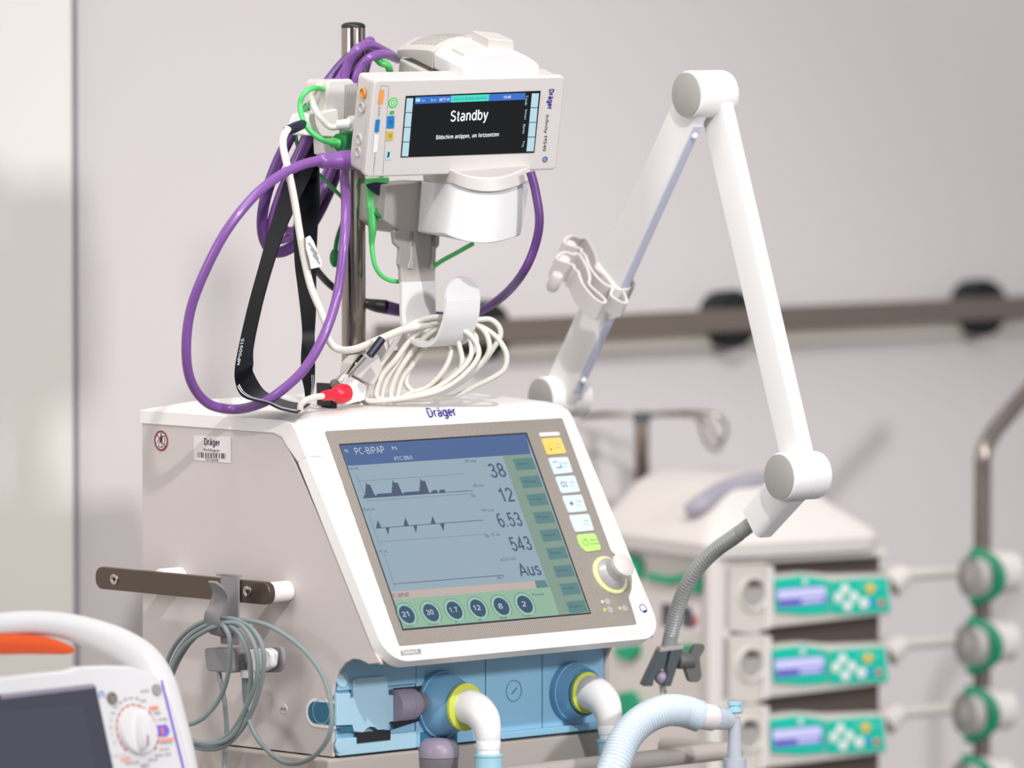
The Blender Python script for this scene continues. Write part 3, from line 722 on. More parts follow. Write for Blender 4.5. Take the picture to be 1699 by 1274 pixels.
# ------------------------------------------------------------------ trolley
tr = thing('equipment_trolley', 'grey trolley deck with tubular push handle under the ventilator', 'trolley', (L(.23, .16, 0).x, L(.23, .16, 0).y, 0))
m = MB(); m.loft([[L(a, b_, z_) for a, b_ in ((-.012, -.006), (.475, -.006), (.475, .36), (-.012, .36))] for z_ in (-.075, -.0015)], 'trolley_grey'); m.build('deck', tr, .004)
m = MB()
hp = Plane(L(0, -.075, 0), U, Z)
a = hp.at(560, 1312); b_ = hp.at(834, 1290); c = hp.at(1170, 1257); c_ = hp.at(1198, 1262)
zz = (b_.z + c.z) / 2
a = hp.at(560, 1300); b_ = hp.at(1180, 1256); zz = hp.at(1000, 1268).z; a.z = zz; b_.z = zz
m.tube([a + V * .08, a + V * .03, a, b_, b_ + U * .012 + V * .006, b_ + U * .018 + V * .03, b_ + U * .016 + V * .10], [.0115] * 7, 'trolley_grey', n=20, sub=4); m.build('handle', tr)
cxy = L(.23, .17, 0)
m = MB(); m.cyl((cxy.x, cxy.y, .11), (cxy.x, cxy.y, O.z - .074), .035, 'trolley_grey'); m.build('column', tr)
m = MB()
for i in range(5):
    a = math.radians(72 * i + 20); d = Vector((math.cos(a), math.sin(a), 0)); c0 = Vector((cxy.x, cxy.y, .12)); m.beam(c0, c0 + d * .3 - Z * .02, .05, .035, (-d.y, d.x, 0), 'trolley_grey', .035, .03)
m.build('base', tr)
for i in range(5):
    a = math.radians(72 * i + 20); d = Vector((math.cos(a), math.sin(a), 0)); c0 = Vector((cxy.x, cxy.y, .04)) + d * .29
    m = MB(); m.cyl(c0 - Vector((-d.y, d.x, 0)) * .012, c0 + Vector((-d.y, d.x, 0)) * .012, .0395, 'black_rubber'); m.beam(c0 + Z * .0, c0 + Z * .065, .02, .03, d, 'trolley_grey'); m.build('castor', tr)
# water trap jar
jp = frontP.at(726, 1240, .012); tj = thing('water_trap_jar', 'smoky grey water trap jar with lavender cap hanging under the left blue valve', 'jar', jp + Z * -.06)
m = MB(); m.rev(jp + Z * -.012, Z, [(0, .0255), (.001, .0265), (.012, .0265), (.020, .022), (.024, .016), (.0245, .001)], 'lavender'); m.build('cap', tj)
m = MB(); m.rev(jp + Z * -.06, Z, [(0, .022), (.004, .0245), (.048, .0260)], 'smoke_grey'); m.build('jar_body', tj)
m = MB(); m.box(frontP, .142, .205, -.045, .02, .0008, .0055, 'slot_blue'); m.build('jar_recess_shade', blk, .002)  # raised plate whose dark colour paints the shaded notch behind the jar

# ------------------------------------------------------------------ grey hook clamp, sensor clip and grey cable on the side rail
def rr_at(px, py, n=0): return rp.at(px, py, n)
th_ = thing('rail_hook_clamp', 'grey plastic hook clamp hanging on the ventilator side rail', 'hook', rr_at(380, 1060, .01))
m = MB(); q = [rp.loc(*a, .008) for a in ((366, 953), (396, 956), (396, 1122), (366, 1118))]
m.prism(rp, [rp.loc(*a, .008) for a in ((366, 951), (396, 954), (396, 1070), (366, 1068))][::-1], .0056, .0085, 'grey_hook')
m.prism(rp, [rp.loc(*a, .0) for a in ((366, 951), (397, 954), (397, 957), (366, 954))][::-1], -.006, .0085, 'grey_hook')
m.build('clamp_plate', th_, .0008)
def strip(mb, centers, widths, normal_dir, thick, m_):
    rings = []
    N = len(centers)
    for i, c in enumerate(centers):
        tt = (centers[min(i + 1, N - 1)] - centers[max(i - 1, 0)]).normalized(); wv = Vector(normal_dir[i] if isinstance(normal_dir, list) else normal_dir); wv = (wv - tt * wv.dot(tt)).normalized(); nn = tt.cross(wv)
        h = widths[i] / 2; rings.append([c - wv * h - nn * thick / 2, c + wv * h - nn * thick / 2, c + wv * h + nn * thick / 2, c - wv * h + nn * thick / 2])
    mb.loft(rings, m_); return mb
pts = [rr_at(352, 965, .055), rr_at(362, 975, .045), rr_at(366, 988, .036), rr_at(360, 1004, .036), rr_at(353, 1020, .040), rr_at(353, 1036, .036), rr_at(360, 1050, .024), rr_at(372, 1054, .012), rr_at(380, 1056, .007)]
cs, _ = smooth_path(pts, 0, False, 5)
m = MB(); strip(m, cs, [(.014 + .012 * min(1, i / 10)) for i in range(len(cs))], -V, .0028, 'grey_hook'); m.build('hook', th_, .0006)
m = MB(); m.prism(rp, roundpoly([rp.loc(*a, .012) for a in ((348, 1074), (398, 1076), (398, 1116), (352, 1112))][::-1], .006), -.002, .022, 'grey_hook'); m.build('clip_holder', th_, .002)
ts = thing('sensor_connector', 'white sensor plug resting in the grey clip under the side rail', 'connector', rr_at(430, 1128, .01))
m = MB(); m.prism(rp, roundpoly([rp.loc(*a, .012) for a in ((411, 1078), (440, 1075), (451, 1082), (449, 1106), (432, 1115), (412, 1112))][::-1], .005), .0, .014, 'elbow_white'); m.build('plug_shell', ts, .002)
m = MB(); m.prism(rp, roundpoly([rp.loc(*a, .012) for a in ((400, 1074), (452, 1074), (456, 1100), (448, 1117), (400, 1117))][::-1], .006), -.008, -.002, 'grey_hook'); m.build('plug_back', ts, .001)
m = MB(); m.prism(rp, [rp.loc(*a, .012) for a in ((399, 1112), (422, 1114), (422, 1126), (399, 1124))][::-1], .001, .012, 'elbow_white'); m.tube([rr_at(407, 1125, .006), rr_at(407, 1150, .006), rr_at(408, 1168, .006)], [.0045, .004, .0028], 'grey_cable', sub=3); m.build('strain_relief', ts)
R6 = .0030
m = MB()
def gl(pts, n0=.028, closed=False, amp=.004):
    m.tube([rr_at(x, y, n0 + amp * math.sin(i * 1.3)) for i, (x, y) in enumerate(pts)], R6, 'grey_cable', n=10, closed=closed)
gl([(368, 1026), (340, 1030), (305, 1052), (280, 1090), (271, 1140), (278, 1190), (310, 1232), (350, 1243), (385, 1228), (418, 1180), (436, 1120), (436, 1075), (420, 1045), (395, 1029)], closed=True)
gl([(372, 1033), (345, 1036), (312, 1058), (288, 1095), (277, 1140), (286, 1190), (312, 1225), (345, 1232), (380, 1218), (410, 1170), (427, 1120), (424, 1075), (408, 1045), (392, 1034)], closed=True, n0=.032)
gl([(366, 1040), (345, 1042), (316, 1065), (292, 1105), (280, 1150), (294, 1208), (330, 1233), (375, 1228), (400, 1195), (414, 1150), (415, 1100), (404, 1062), (388, 1042)], closed=True, n0=.030)
gl([(366, 1036), (374, 1042), (381, 1062), (380, 1110), (366, 1155), (338, 1190), (308, 1202), (285, 1190), (278, 1160), (285, 1110), (310, 1068), (345, 1044), (362, 1038)], n0=.034, closed=True)
gl([(385, 1029), (410, 1029), (450, 1040), (500, 1074), (535, 1120), (550, 1175), (546, 1220), (520, 1255), (485, 1267), (455, 1255), (425, 1222), (410, 1185), (408, 1168)], n0=.020)
gl([(362, 1095), (364, 1120), (372, 1160), (376, 1210), (373, 1250), (372, 1300)], n0=.012)
tag(m.build('sensor_cable'), 'thin grey cable coiled in loops over the grey rail hook beside the ventilator', 'cable')

# ------------------------------------------------------------------ pole on top of the ventilator
pb = L(.205, .170, zt)
pxb = proj(pb)
def pole_pt(py, Y=pb.y): return P(587, py, Y)
pb = P(587, 660, 9.37); ptop = P(587.5, 46, 9.37)
pt_ = thing('equipment_pole', 'upright stainless steel pole with black rounded end cap', 'pole', Vector((pb.x, pb.y, O.z + zt)))
m = MB(); m.cyl(Vector((pb.x, pb.y, O.z + zt + .003)), Vector((pb.x, pb.y, ptop.z)), .0150, 'steel', n=40, bev=.0005); m.build('tube', pt_)
m = MB(); m.rev((pb.x, pb.y, ptop.z), Z, [(0, .0150), (.002, .0152), (.004, .0142), (.006, .011), (.007, .005), (.0072, .0005)], 'black_rubber'); m.build('end_cap', pt_)
m = MB(); m.rev((pb.x, pb.y, O.z + zt + .002), Z, [(0, .03), (.006, .03), (.012, .02), (.02, .0175), (.02, .0145)], 'chrome'); m.build('foot', pt_)

# ------------------------------------------------------------------ patient monitor
ma, mt_, mr_ = 30, math.radians(13), math.radians(1.8)
X0 = yawdir(ma); B0 = backdir(ma)
Y0 = (Z * math.cos(mt_) - B0 * math.sin(mt_))
MX = X0 * math.cos(mr_) + Y0 * math.sin(mr_); MY = Y0 * math.cos(mr_) - X0 * math.sin(mr_)
mon = Plane(P(772, 208, 9.25), MX, MY)
km = K(560, 40, 4.2475)
mo = thing('patient_monitor', 'white handheld patient monitor reading Standby, clipped in a dock', 'monitor', mon.at(765, 290))
m = MB()
fr = [(262, 392), (1590, 365), (1608, 385), (1545, 1012), (1520, 1028), (1380, 1035), (1250, 1020), (1100, 1040), (980, 1056), (215, 1082), (192, 1060)]
frl = [mon.loc(*km(*q)) for q in fr]
m.prism(mon, roundpoly(frl[::-1], .006), -.012, 0, 'device_white')
inset = [(x * .985, y * .97) for x, y in frl]
m.prism(mon, roundpoly(inset[::-1], .006), -.046, -.011, 'device_white')
m.build('housing', mo, .003)
m = MB(); q = [(480, 505), (1430, 468), (1385, 905), (443, 938)]
m.px(mon, [km(*a) for a in q][::-1], .0008, 'mon_black')
for i in range(4):
    t0, t1 = .02 + i * .245, .02 + (i + 1) * .245 - .012
    def le(tt, dx=0): return (482 + (445 - 482) * tt + dx, 512 + (935 - 512) * tt)
    def ri(tt, dx=0): return (1420 + (1380 - 1420) * tt + dx, 478 + (900 - 478) * tt)
    m.px(mon, [km(*a) for a in (le(t0, 4), le(t0, 50), le(t1, 50), le(t1, 4))][::-1], .0011, 'mon_key')
    m.px(mon, [km(*a) for a in (ri(t0, -52), ri(t0, -2), ri(t1, -2), ri(t1, -52))][::-1], .0011, 'mon_key')
m.px(mon, [km(*a) for a in ((545, 512), (800, 503), (795, 550), (542, 562))][::-1], .0011, 'mon_blue')
m.px(mon, [km(*a) for a in ((798, 502), (1067, 492), (1062, 540), (795, 551))][::-1], .0011, 'mon_teal')
m.px(mon, [km(*a) for a in ((1067, 492), (1323, 483), (1318, 530), (1062, 541))][::-1], .0011, 'mon_blue')
def kt(body, x, y, ww, hh, mm, n=.0014, rot=0): m.text(mon, body, *km(x, y), ww / 4.2475, hh / 4.2475, mm, n, rot)
m.sans(mon, 'Standby', *km(790, 683), 264 / 4.2475, 17, 'mon_white', .0014, .15); m.sans(mon, 'Bildschirm antippen, um fortzusetzen', *km(690, 810), 444 / 4.2475, 6.6, 'mon_white', .0014, .15)
kt('Erw.', 655, 543, 38, 20, 'mon_key'); kt('BETT-01', 715, 541, 70, 20, 'mon_white'); kt('Nicht von Zentrale überwacht', 812, 537, 235, 22, 'mon_blue'); kt('10:48', 1168, 523, 48, 20, 'mon_white'); m.px(mon, [km(*a) for a in ((548, 522), (580, 521), (578, 545), (546, 546))][::-1], .0014, 'mon_key')
kt('Alarm', 590, 545, 24, 16, 'mon_key')
for s_, x, y, ln in (('Trends', 1322, 500, 70), ('Setups', 1315, 600, 72), ('Alarme', 1305, 700, 70), ('Prog.', 1297, 825, 42)): kt(s_, x, y, 18, ln, 'mon_key', rot=1)
m.build('display', mo)
m = MB(); c = mon.loc(*km(390, 553)); m.disc(mon, c, .0066, .0007, 'mon_gr'); m.disc(mon, c, .0046, .0009, 'plastic_bright', r_in=.0038); m.disc(mon, c, .0020, .0009, 'plastic_bright', r_in=.0012)
m.build('power_button', mo)
for qd, mm in (([(348, 648), (400, 645), (396, 732), (346, 735)], 'mon_azure'), ([(342, 755), (393, 752), (388, 818), (340, 822)], 'mon_yellow'), ([(365, 612), (398, 610), (397, 632), (364, 634)], 'mon_gr')):
    mm_ = MB(); mm_.prism(mon, roundpoly([mon.loc(*km(*a)) for a in qd][::-1], .001), 0, .0009, mm)
    x_, y_ = km((qd[0][0] + qd[1][0]) / 2, (qd[0][1] + qd[2][1]) / 2); mm_.disc(mon, mon.loc(x_, y_), .0022, .0012, 'ink_black', r_in=.0016)
    mm_.build('key', mo)
m = MB()
def kq(q, mm, n=.0008): m.px(mon, [km(*a) for a in q][::-1], n, mm)
for a_, b2 in (((305, 432), (252, 1060)), ((305, 432), (358, 436)), ((362, 440), (318, 1058))): m.line(mon, km(*a_), km(*b2), .7, .0005, 'ink_grey')
kq([(298, 462), (330, 460), (318, 560), (284, 562)], 'orange_plug'); kq([(268, 672), (298, 670), (290, 758), (258, 760)], 'mon_azure'); kq([(258, 778), (288, 776), (278, 900), (246, 904)], 'plastic_bright')
m.text(mon, 'SpO2', *km(288, 580), 3.5, 16, 'ink_grey', .0008, 1); m.text(mon, 'Temp', *km(258, 930), 2.5, 18, 'ink_grey', .0008, 1)
kq([(340, 890), (384, 886), (376, 955), (335, 958)], 'mon_key'); kq([(352, 900), (366, 899), (362, 930), (347, 945)], 'ink_black', .0010)
kq([(1468, 405), (1537, 405), (1500, 985), (1425, 990)], 'device_grey', .0004) if False else None
m.sans(mon, 'Dräger', *km(1492, 458), 33, 7.6, 'ink_blue', .0008, .2, 1); m.build('logo', mo); m = MB(); m.text(mon, 'Infinity M540', *km(1462, 640), 6.5, 60, 'ink_black', .0008, 1)
c = mon.loc(*km(1461, 952)); m.disc(mon, c, .0036, .0008, 'ink_blue', r_in=.0024); m.disc(mon, c, .0012, .0008, 'mon_azure'); m.build('lettering', mo)
# left side sockets
m = MB(); 
lx = inset[0][0] + .0 
LE = Plane(mon.w(min(q[0] for q in inset) - .0004, 0, 0), -mon.N, mon.Y)
for y_, mm in ((.040, 'orange_plug'), (.022, 'device_grey'), (-.018, 'device_grey'), (-.034, 'device_grey')):
    m = MB(); m.rev(mon.w(min(q[0] for q in inset) + .001, y_, -.026), -mon.X, [(0, .0072), (.0016, .0068), (.0018, .005), (.0006, .0048), (.0006, .0005)], 'device_grey' if mm != 'orange_plug' else mm, 20); m.build('side_socket', mo)

# docking station above/behind the monitor with the bracket
dk = thing('docking_station', 'white and grey docking station behind the monitor with curved lower shield', 'dock', mon.w(.0, -.10, -.07))
def pl_at(pts, n): return [mon.loc(*km(*a), n) for a in pts]
hump = [(768, 420), (768, 342), (882, 300), (960, 240), (1090, 195), (1210, 190), (1330, 225), (1425, 290), (1430, 420)]
hp_ = [(882, 420), (880, 358), (882, 300), (915, 270), (960, 240), (1020, 212), (1090, 197), (1150, 190), (1210, 190), (1275, 203), (1330, 225), (1380, 255), (1425, 292), (1430, 420)]
hl = pl_at(hp_[::-1], -.012)
m = MB(); m.prism(mon, hl, -.088, -.010, 'plastic_bright'); m.build('release_hump', dk, .004)
m = MB(); hl2 = [(x_ , y_ + (.0 if y_ < hl[-1][1] + .01 else .0)) for x_, y_ in hl]
def low(n_): return 0 if n_ > -.0885 else ((-n_ - .0885) / .09) ** 1.3 * .020
m.loft([[mon.w(x_, y_ - (low(n_) if y_ > mon.loc(*km(1100, 395))[1] + .002 else 0), n_) for x_, y_ in hl2] for n_ in (-.178, -.16, -.14, -.12, -.1, -.0885)], 'device_grey'); vb_ = m.build('vent_block', dk, .003)
yT = mon.loc(*km(1100, 395))[1]; xa = mon.loc(*km(882, 400))[0]; xb = mon.loc(*km(1425, 400))[0]
xs2 = sorted(hl, key=lambda q_: q_[0]); 
topline = [q_ for q_ in xs2 if q_[1] > yT + .004]
def ytop(x_):
    for (xa_, ya_), (xb_, yb_) in zip(topline, topline[1:]):
        if xa_ <= x_ <= xb_: return ya_ + (yb_ - ya_) * (x_ - xa_) / max(xb_ - xa_, 1e-6)
    return topline[-1][1]
m = MB()
for i in range(7):
    n1 = -.098 - i * .0095; xs0, xs1 = topline[0][0] + .008, topline[0][0] + .052
    A_s = [xs0 + (xs1 - xs0) * k_ / 6 for k_ in range(7)]
    m.loft([[mon.w(x_, ytop(x_) - .001 - low(n1), n1), mon.w(x_, ytop(x_) + .0006 - low(n1), n1), mon.w(x_, ytop(x_) + .0006 - low(n1 - .0052), n1 - .0052), mon.w(x_, ytop(x_) - .001 - low(n1 - .0052), n1 - .0052)] for x_ in A_s], 'cap_grey')
m.build('vent_slots', dk)
m = MB(); m.box(mon, xa + .004, xb - .004, -.085, yT - .012, -.170, -.047, 'device_grey'); dkb = m.build('dock_body', dk, .004)
def button(x0_, x1_, n0_, n1_, h_):
    m = MB(); m.loft([[mon.w(x_, ytop(x_) + dz_, n_) for x_, n_ in ((x0_ + q_, n0_ + q_), (x1_ - q_, n0_ + q_), (x1_ - q_, n1_ - q_), (x0_ + q_, n1_ - q_))] for dz_, q_ in ((-.003, 0), (h_, .001))], 'device_grey'); m.build('latch_button', dk, .0015)
button(topline[0][0] + .010, topline[0][0] + .034, -.062, -.028, .003)
button(topline[0][0] + .044, topline[0][0] + .082, -.074, -.030, .012)
# lower shield: bowed bucket
def ring_px(pts): return [P(*q) for q in pts]
def bow(xl, yl, xm, xr_, yr, sag, Yb, n=13):
    """plan curve of the bowed guard: back left corner, flat cheek, then an arc across to the right"""
    out = [(xl, yl, Yb + .02), (xl, yl + 1, Yb - .04)]
    for i in range(n + 1):
        t_ = i / n; out.append((xm + (xr_ - xm) * t_, yl + 4 + (yr - yl - 4) * t_ + sag * 4 * t_ * (1 - t_), Yb - .125 - .03 * 4 * t_ * (1 - t_) + .03 * t_))
    out.append((xr_ + 1, yr - 2, Yb)); return out
top = bow(700, 291, 748, 879, 289, 17, 9.38); bot = bow(693, 384, 736, 863, 390, 15, 9.38)
m = MB(); m.loft([ring_px([(x, y + 8, Y) for x, y, Y in top]), ring_px([(x * 1 , y, Y) for x, y, Y in bot])], 'plastic_bright'); 
m.build('cable_shield', dk, .002)
m = MB(); m.loft([ring_px([(x, y - 14, Y - .006) for x, y, Y in top]), ring_px([(x + (2 if x > 720 else 3), y + 10, Y - .006) for x, y, Y in top])], 'device_white'); m.build('shield_collar', dk, .002)
# neck bracket
nk = Plane(P(690, 400, 9.36), U, Z)
m = MB(); m.prism(nk, [nk.loc(*q) for q in ((641, 306), (712, 300), (712, 388), (696, 388), (664, 384), (650, 374), (638, 366))][::-1], -.05, 0, 'bracket_grey')
m.build('neck_block', dk, .002)
jh = thing('hook_bracket', 'pale grey bracket strip curling up into a white rounded hook', 'bracket', nk.at(700, 560))
m = MB(); 
nx0, ny0 = nk.loc(664, 400); nx1 = nk.loc(722, 400)[0]
m.prism(nk, roundpoly([nk.loc(*q) for q in ((652, 382), (730, 384), (729, 408), (724, 412), (722, 470), (719, 470), (666, 470), (665, 445), (662, 438), (664, 412), (655, 404))][::-1], .002), -.006, 0, 'bracket_grey')
for x in (680, 716): m.prism(nk, [nk.loc(*q) for q in ((x, 400), (x + 4, 400), (x + 4, 446), (x - 4, 446), (x - 4, 440), (x, 430))][::-1], 0, .002, 'device_grey')
m.build('bracket_neck', jh, .001)
for x in (680, 716):
    m = MB(); m.prism(nk, [nk.loc(*q) for q in ((x + .5, 384), (x + 4.5, 384), (x + 4, 408), (x + .5, 408))][::-1], 0, .0025, 'gasket_dark'); m.build('slot', jh)
zc_ = nk.loc(690, 470)[1]; zlowj = nk.loc(690, 534)[1]
tp = Plane(nk.o + nk.N * .0765, U, Z); yh1 = tp.loc(770, 458)[1]
prof = [(0, zc_ + .002), (0, zlowj + .010), (.004, zlowj - .006), (.014, zlowj - .019), (.030, zlowj - .026), (.048, zlowj - .026), (.062, zlowj - .019), (.071, zlowj - .006), (.0780, zlowj + .010), (.0800, zlowj + .028), (.0800, yh1 - .028)]
wn = nx1 - nx0 - .002; cxn = (nx0 + nx1) / 2
cs, _ = smooth_path([nk.w(cxn, z_, n_) for n_, z_ in prof], 0, False, 4); wds = [wn] * len(cs)
for i in range(1, 13):
    a_ = math.pi / 2 * i / 12; cs.append(nk.w(cxn, yh1 - .028 + .028 * math.sin(a_), .0800)); wds.append(max(wn * math.cos(a_), .001))
m = MB(); strip(m, cs, wds, U, .0045, 'plastic_bright'); m.build('hook_curve', jh, .0012)

# ------------------------------------------------------------------ connector boxes left of the monitor
k1 = K(280, 20, 3.747)
def boxpx(mb, pl, pts, n0, n1, m_, conv=k1, r=.003):
    mb.prism(pl, roundpoly([pl.loc(*conv(*q)) for q in pts][::-1], r), n0, n1, m_)
cb = Plane(P(560, 180, 9.31), yawdir(35), Z)
tb = thing('cable_junction_box', 'beige cable junction box fixed to the pole left of the monitor', 'junction box', cb.at(560, 230))
m = MB(); boxpx(m, cb, [(1000, 422), (1135, 414), (1165, 450), (1150, 735), (1090, 742), (965, 640), (985, 445)], -.05, 0, 'device_white'); m.build('upper_shell', tb, .003)
m = MB(); boxpx(m, cb, [(1095, 450), (1165, 440), (1165, 735), (1085, 735)], .0005, .003, 'cap_grey', r=.001); m.build('side_recess_shade', tb, .001)  # darker plate painting the shade of a hollow in the box's right side
m = MB(); boxpx(m, cb, [(850, 635), (1030, 600), (1045, 780), (820, 765), (830, 680)], -.03, .008, 'lip_beige'); m.build('lower_shell', tb, .003)
m = MB(); boxpx(m, cb, [(950, 775), (1080, 775), (1080, 865), (955, 890)], -.02, .004, 'lip_beige'); m.build('foot_shell', tb, .003)
a = P(596, 204, 9.26); b_ = P(558, 207, 9.26)
m = MB(); m.cyl(a, b_, .0075, 'plastic_bright', r1=.0055); m.cyl(P(604, 203, 9.27), P(580, 205, 9.26), .0095, 'plastic_bright')
m.tube([P(*k1(*q), Y) for q, Y in (((1080, 700), 9.26), ((1040, 715), 9.26), ((990, 705), 9.26), ((920, 620), 9.26), ((890, 530), 9.28), ((925, 465), 9.31), ((975, 462), 9.32), ((1010, 490), 9.335))], .0040, 'white_cable')
tag(m.build('sensor_lead'), 'short pale lead arching from the junction box into the monitor socket', 'cable')

# ------------------------------------------------------------------ purple cables
def ptube(name, pts, r, mt2, label, cat='cable', extra=None, closed=False, n=14):
    m = MB(); m.tube([P(*q) for q in pts], r, mt2, n=n, closed=closed, sub=8)
    if extra: extra(m)
    return tag(m.build(name), label, cat)
RP = .0061
big = [(530, 266, 9.215), (500, 274, 9.20), (463, 292, 9.18), (420, 327, 9.15), (375, 384, 9.13), (338, 455, 9.13), (315, 520, 9.14), (309, 586, 9.15), (318, 635, 9.17), (345, 669, 9.20), (386, 679, 9.215), (425, 672, 9.19), (459, 654, 9.17), (505, 612, 9.17), (539, 553, 9.18), (560, 487, 9.20), (571, 400, 9.21), (574, 340, 9.24), (572, 285, 9.30), (580, 240, 9.36)]
tc_ = thing('purple_cable', 'thick purple cable looping wide left from the monitor plug down to the ventilator top', 'cable', P(386, 690, 9.16))
m = MB(); m.tube([P(*q) for q in big], RP, 'purple', n=16, sub=8); m.build('cable', tc_)
m = MB(); a = P(527, 267, 9.217); b_ = P(607, 264, 9.255)
m.rev(a, b_ - a, [(0, .0062), (.002, .0085), (.008, .0100), (.015, .0092), (.024, .0098), (.034, .0118), (.050, .0125), (.056, .0115), (.0585, .010)], 'purple', 24); m.build('plug', tc_)
right = [(880, 285, 9.25), (888, 315, 9.25), (895, 365, 9.25), (887, 410, 9.26), (868, 452, 9.27), (838, 488, 9.33), (800, 514, 9.38), (760, 524, 9.42), (700, 522, 9.43), (660, 514, 9.43), (638, 509, 9.42)]
tc_ = thing('purple_hose', 'purple cable sweeping in a curve right of the white hook bracket', 'cable', P(760, 535, 9.33))
m = MB(); m.tube([P(*q) for q in right], [.0055] * 9 + [.008, .009], 'purple_dark', n=16, sub=8); m.build('cable', tc_)
m = MB(); m.tube([P(640, 509, 9.42), P(625, 507, 9.42), P(604, 502, 9.42), P(575, 490, 9.41), P(545, 470, 9.40), P(520, 440, 9.36), P(514, 420, 9.34)], [.009, .0085, .006, .0045, .0045, .0045, .0045], 'black_rubber', n=14); m.build('sleeve', tc_)
m = MB()
import math as _m
for i, (cx_, cy_, ma_, mi_, ph) in enumerate(((532, 245, 190, 30, 0), (524, 250, 180, 44, .3), (536, 235, 178, 22, -.2), (520, 262, 172, 50, .5), (545, 225, 172, 28, .2))):
    pts = []
    for k_ in range(18):
        a = 2 * _m.pi * k_ / 18; ux, uy = .40, -.917
        x = cx_ + ux * ma_ * _m.cos(a) + uy * mi_ * _m.sin(a) * 1 + 14 * _m.sin(2 * a + ph) * .5
        y = cy_ + uy * ma_ * _m.cos(a) - ux * mi_ * _m.sin(a)
        pts.append(P(x, y, 9.375 - .048 * _m.sin(a) + .004 * i * _m.cos(a)))
    m.tube(pts, .0052, 'purple_dark' if i % 2 else 'purple', n=12, closed=True, sub=5)
m.tube([P(*q) for q in ((570, 200, 9.36), (569, 160, 9.345), (572, 132, 9.33), (578, 104, 9.325), (592, 82, 9.32), (612, 74, 9.34), (632, 82, 9.38), (655, 95, 9.43))], .0058, 'purple', n=14)
m.tube([P(*q) for q in ((590, 200, 9.35), (588, 160, 9.34), (590, 130, 9.33), (600, 108, 9.33), (616, 94, 9.33), (638, 90, 9.36), (660, 98, 9.42))], .0058, 'purple', n=14)
tag(m.build('coiled_purple_cable'), 'bundle of purple cable coiled around the steel pole behind the monitor', 'cable')

# ------------------------------------------------------------------ green leads
m = MB()
m.tube([P(*q) for q in ((536, 148, 9.30), (520, 146, 9.27), (504, 156, 9.26), (498, 176, 9.26), (505, 204, 9.25), (522, 224, 9.25), (545, 236, 9.26), (566, 238, 9.27))], .0034, 'green_cable')
m.tube([P(*q) for q in ((520, 162, 9.30), (505, 184, 9.31), (493, 205, 9.32), (492, 235, 9.33), (508, 270, 9.35), (532, 292, 9.37), (552, 312, 9.39), (568, 328, 9.40))], .0026, 'green_cable')
m.cyl(P(562, 238, 9.27), P(590, 228, 9.29), .012, 'green_deep'); m.cyl(P(548, 236, 9.27), P(566, 238, 9.27), .006, 'green_cable')
tag(m.build('green_lead'), 'bright green lead with fat green plug left of the monitor', 'cable')
m = MB()
gp = Plane(P(625, 330, 9.34), yawdir(10), Z)
gcb = thing('green_cable', 'green cable and flat green connector hanging between pole and grey bracket', 'cable', P(650, 467, 9.35))
m.prism(gp, roundpoly([gp.loc(*q) for q in ((608, 296), (646, 294), (644, 345), (622, 352), (610, 348))][::-1], .002), -.012, 0, 'green_plug'); m.build('plug', gcb, .001); m = MB()
m.tube([P(*q) for q in ((616, 345, 9.335), (618, 380, 9.33), (617, 405, 9.33), (622, 440, 9.33), (638, 461, 9.34), (665, 467, 9.36), (700, 458, 9.38), (728, 436, 9.38), (760, 418, 9.37), (785, 404, 9.36))], [.006, .0052, .0034, .0028, .0028, .0028, .0028, .0028, .0028, .0028], 'green_cable')
m.tube([P(*q) for q in ((612, 350, 9.335), (625, 356, 9.33), (640, 364, 9.33))], .0026, 'green_deep')
m.tube([P(*q) for q in ((622, 94, 9.36), (632, 104, 9.36), (645, 112, 9.37), (648, 150, 9.42), (640, 220, 9.42), (632, 290, 9.36))], .0045, 'green_cable')
m.build('cable', gcb)
m = MB(); q = P(556, 428, 9.40); m.sphere(q, .010, 'green_deep', (.7, .4, 1.2)); 
m.tube([P(556, 420, 9.40), P(560, 395, 9.41), P(572, 360, 9.42)], .003, 'green_deep')
m.build('end_cap', gcb)
m = MB(); m.prism(gp, roundpoly([gp.loc(*q) for q in ((606, 306), (622, 302), (642, 304), (642, 326), (625, 324), (610, 312))][::-1], .002), .0003, .008, 'navy')
tag(m.build('pole_strap'), 'black fastening strap wrapped on the pole over the green connector', 'strap')

# ------------------------------------------------------------------ black ribbon cables
k4 = K(290, 340, 3.54)
def ribbon(name, rows, label, thick=.0016, marks=None):
    """rows: (left px, right px, Y left, Y right)"""
    Lp = [P(*a, Y0_) for a, b2, Y0_, Y1_ in rows]; Rp = [P(*b2, Y1_) for a, b2, Y0_, Y1_ in rows]
    Lp, _ = smooth_path(Lp, 0, False, 6); Rp, _ = smooth_path(Rp, 0, False, 6)
    rings = []
    for i in range(len(Lp)):
        tt = (Lp[min(i + 1, len(Lp) - 1)] - Lp[max(i - 1, 0)]); wv = Rp[i] - Lp[i]; nn = tt.cross(wv).normalized() * thick / 2
        rings.append([Lp[i] - nn, Rp[i] - nn, Rp[i] + nn, Lp[i] + nn])
    m = MB(); m.loft(rings, 'black_gloss')
    if marks: marks(m, rings)
    return tag(m.build(name, ang=50), label, 'strap')
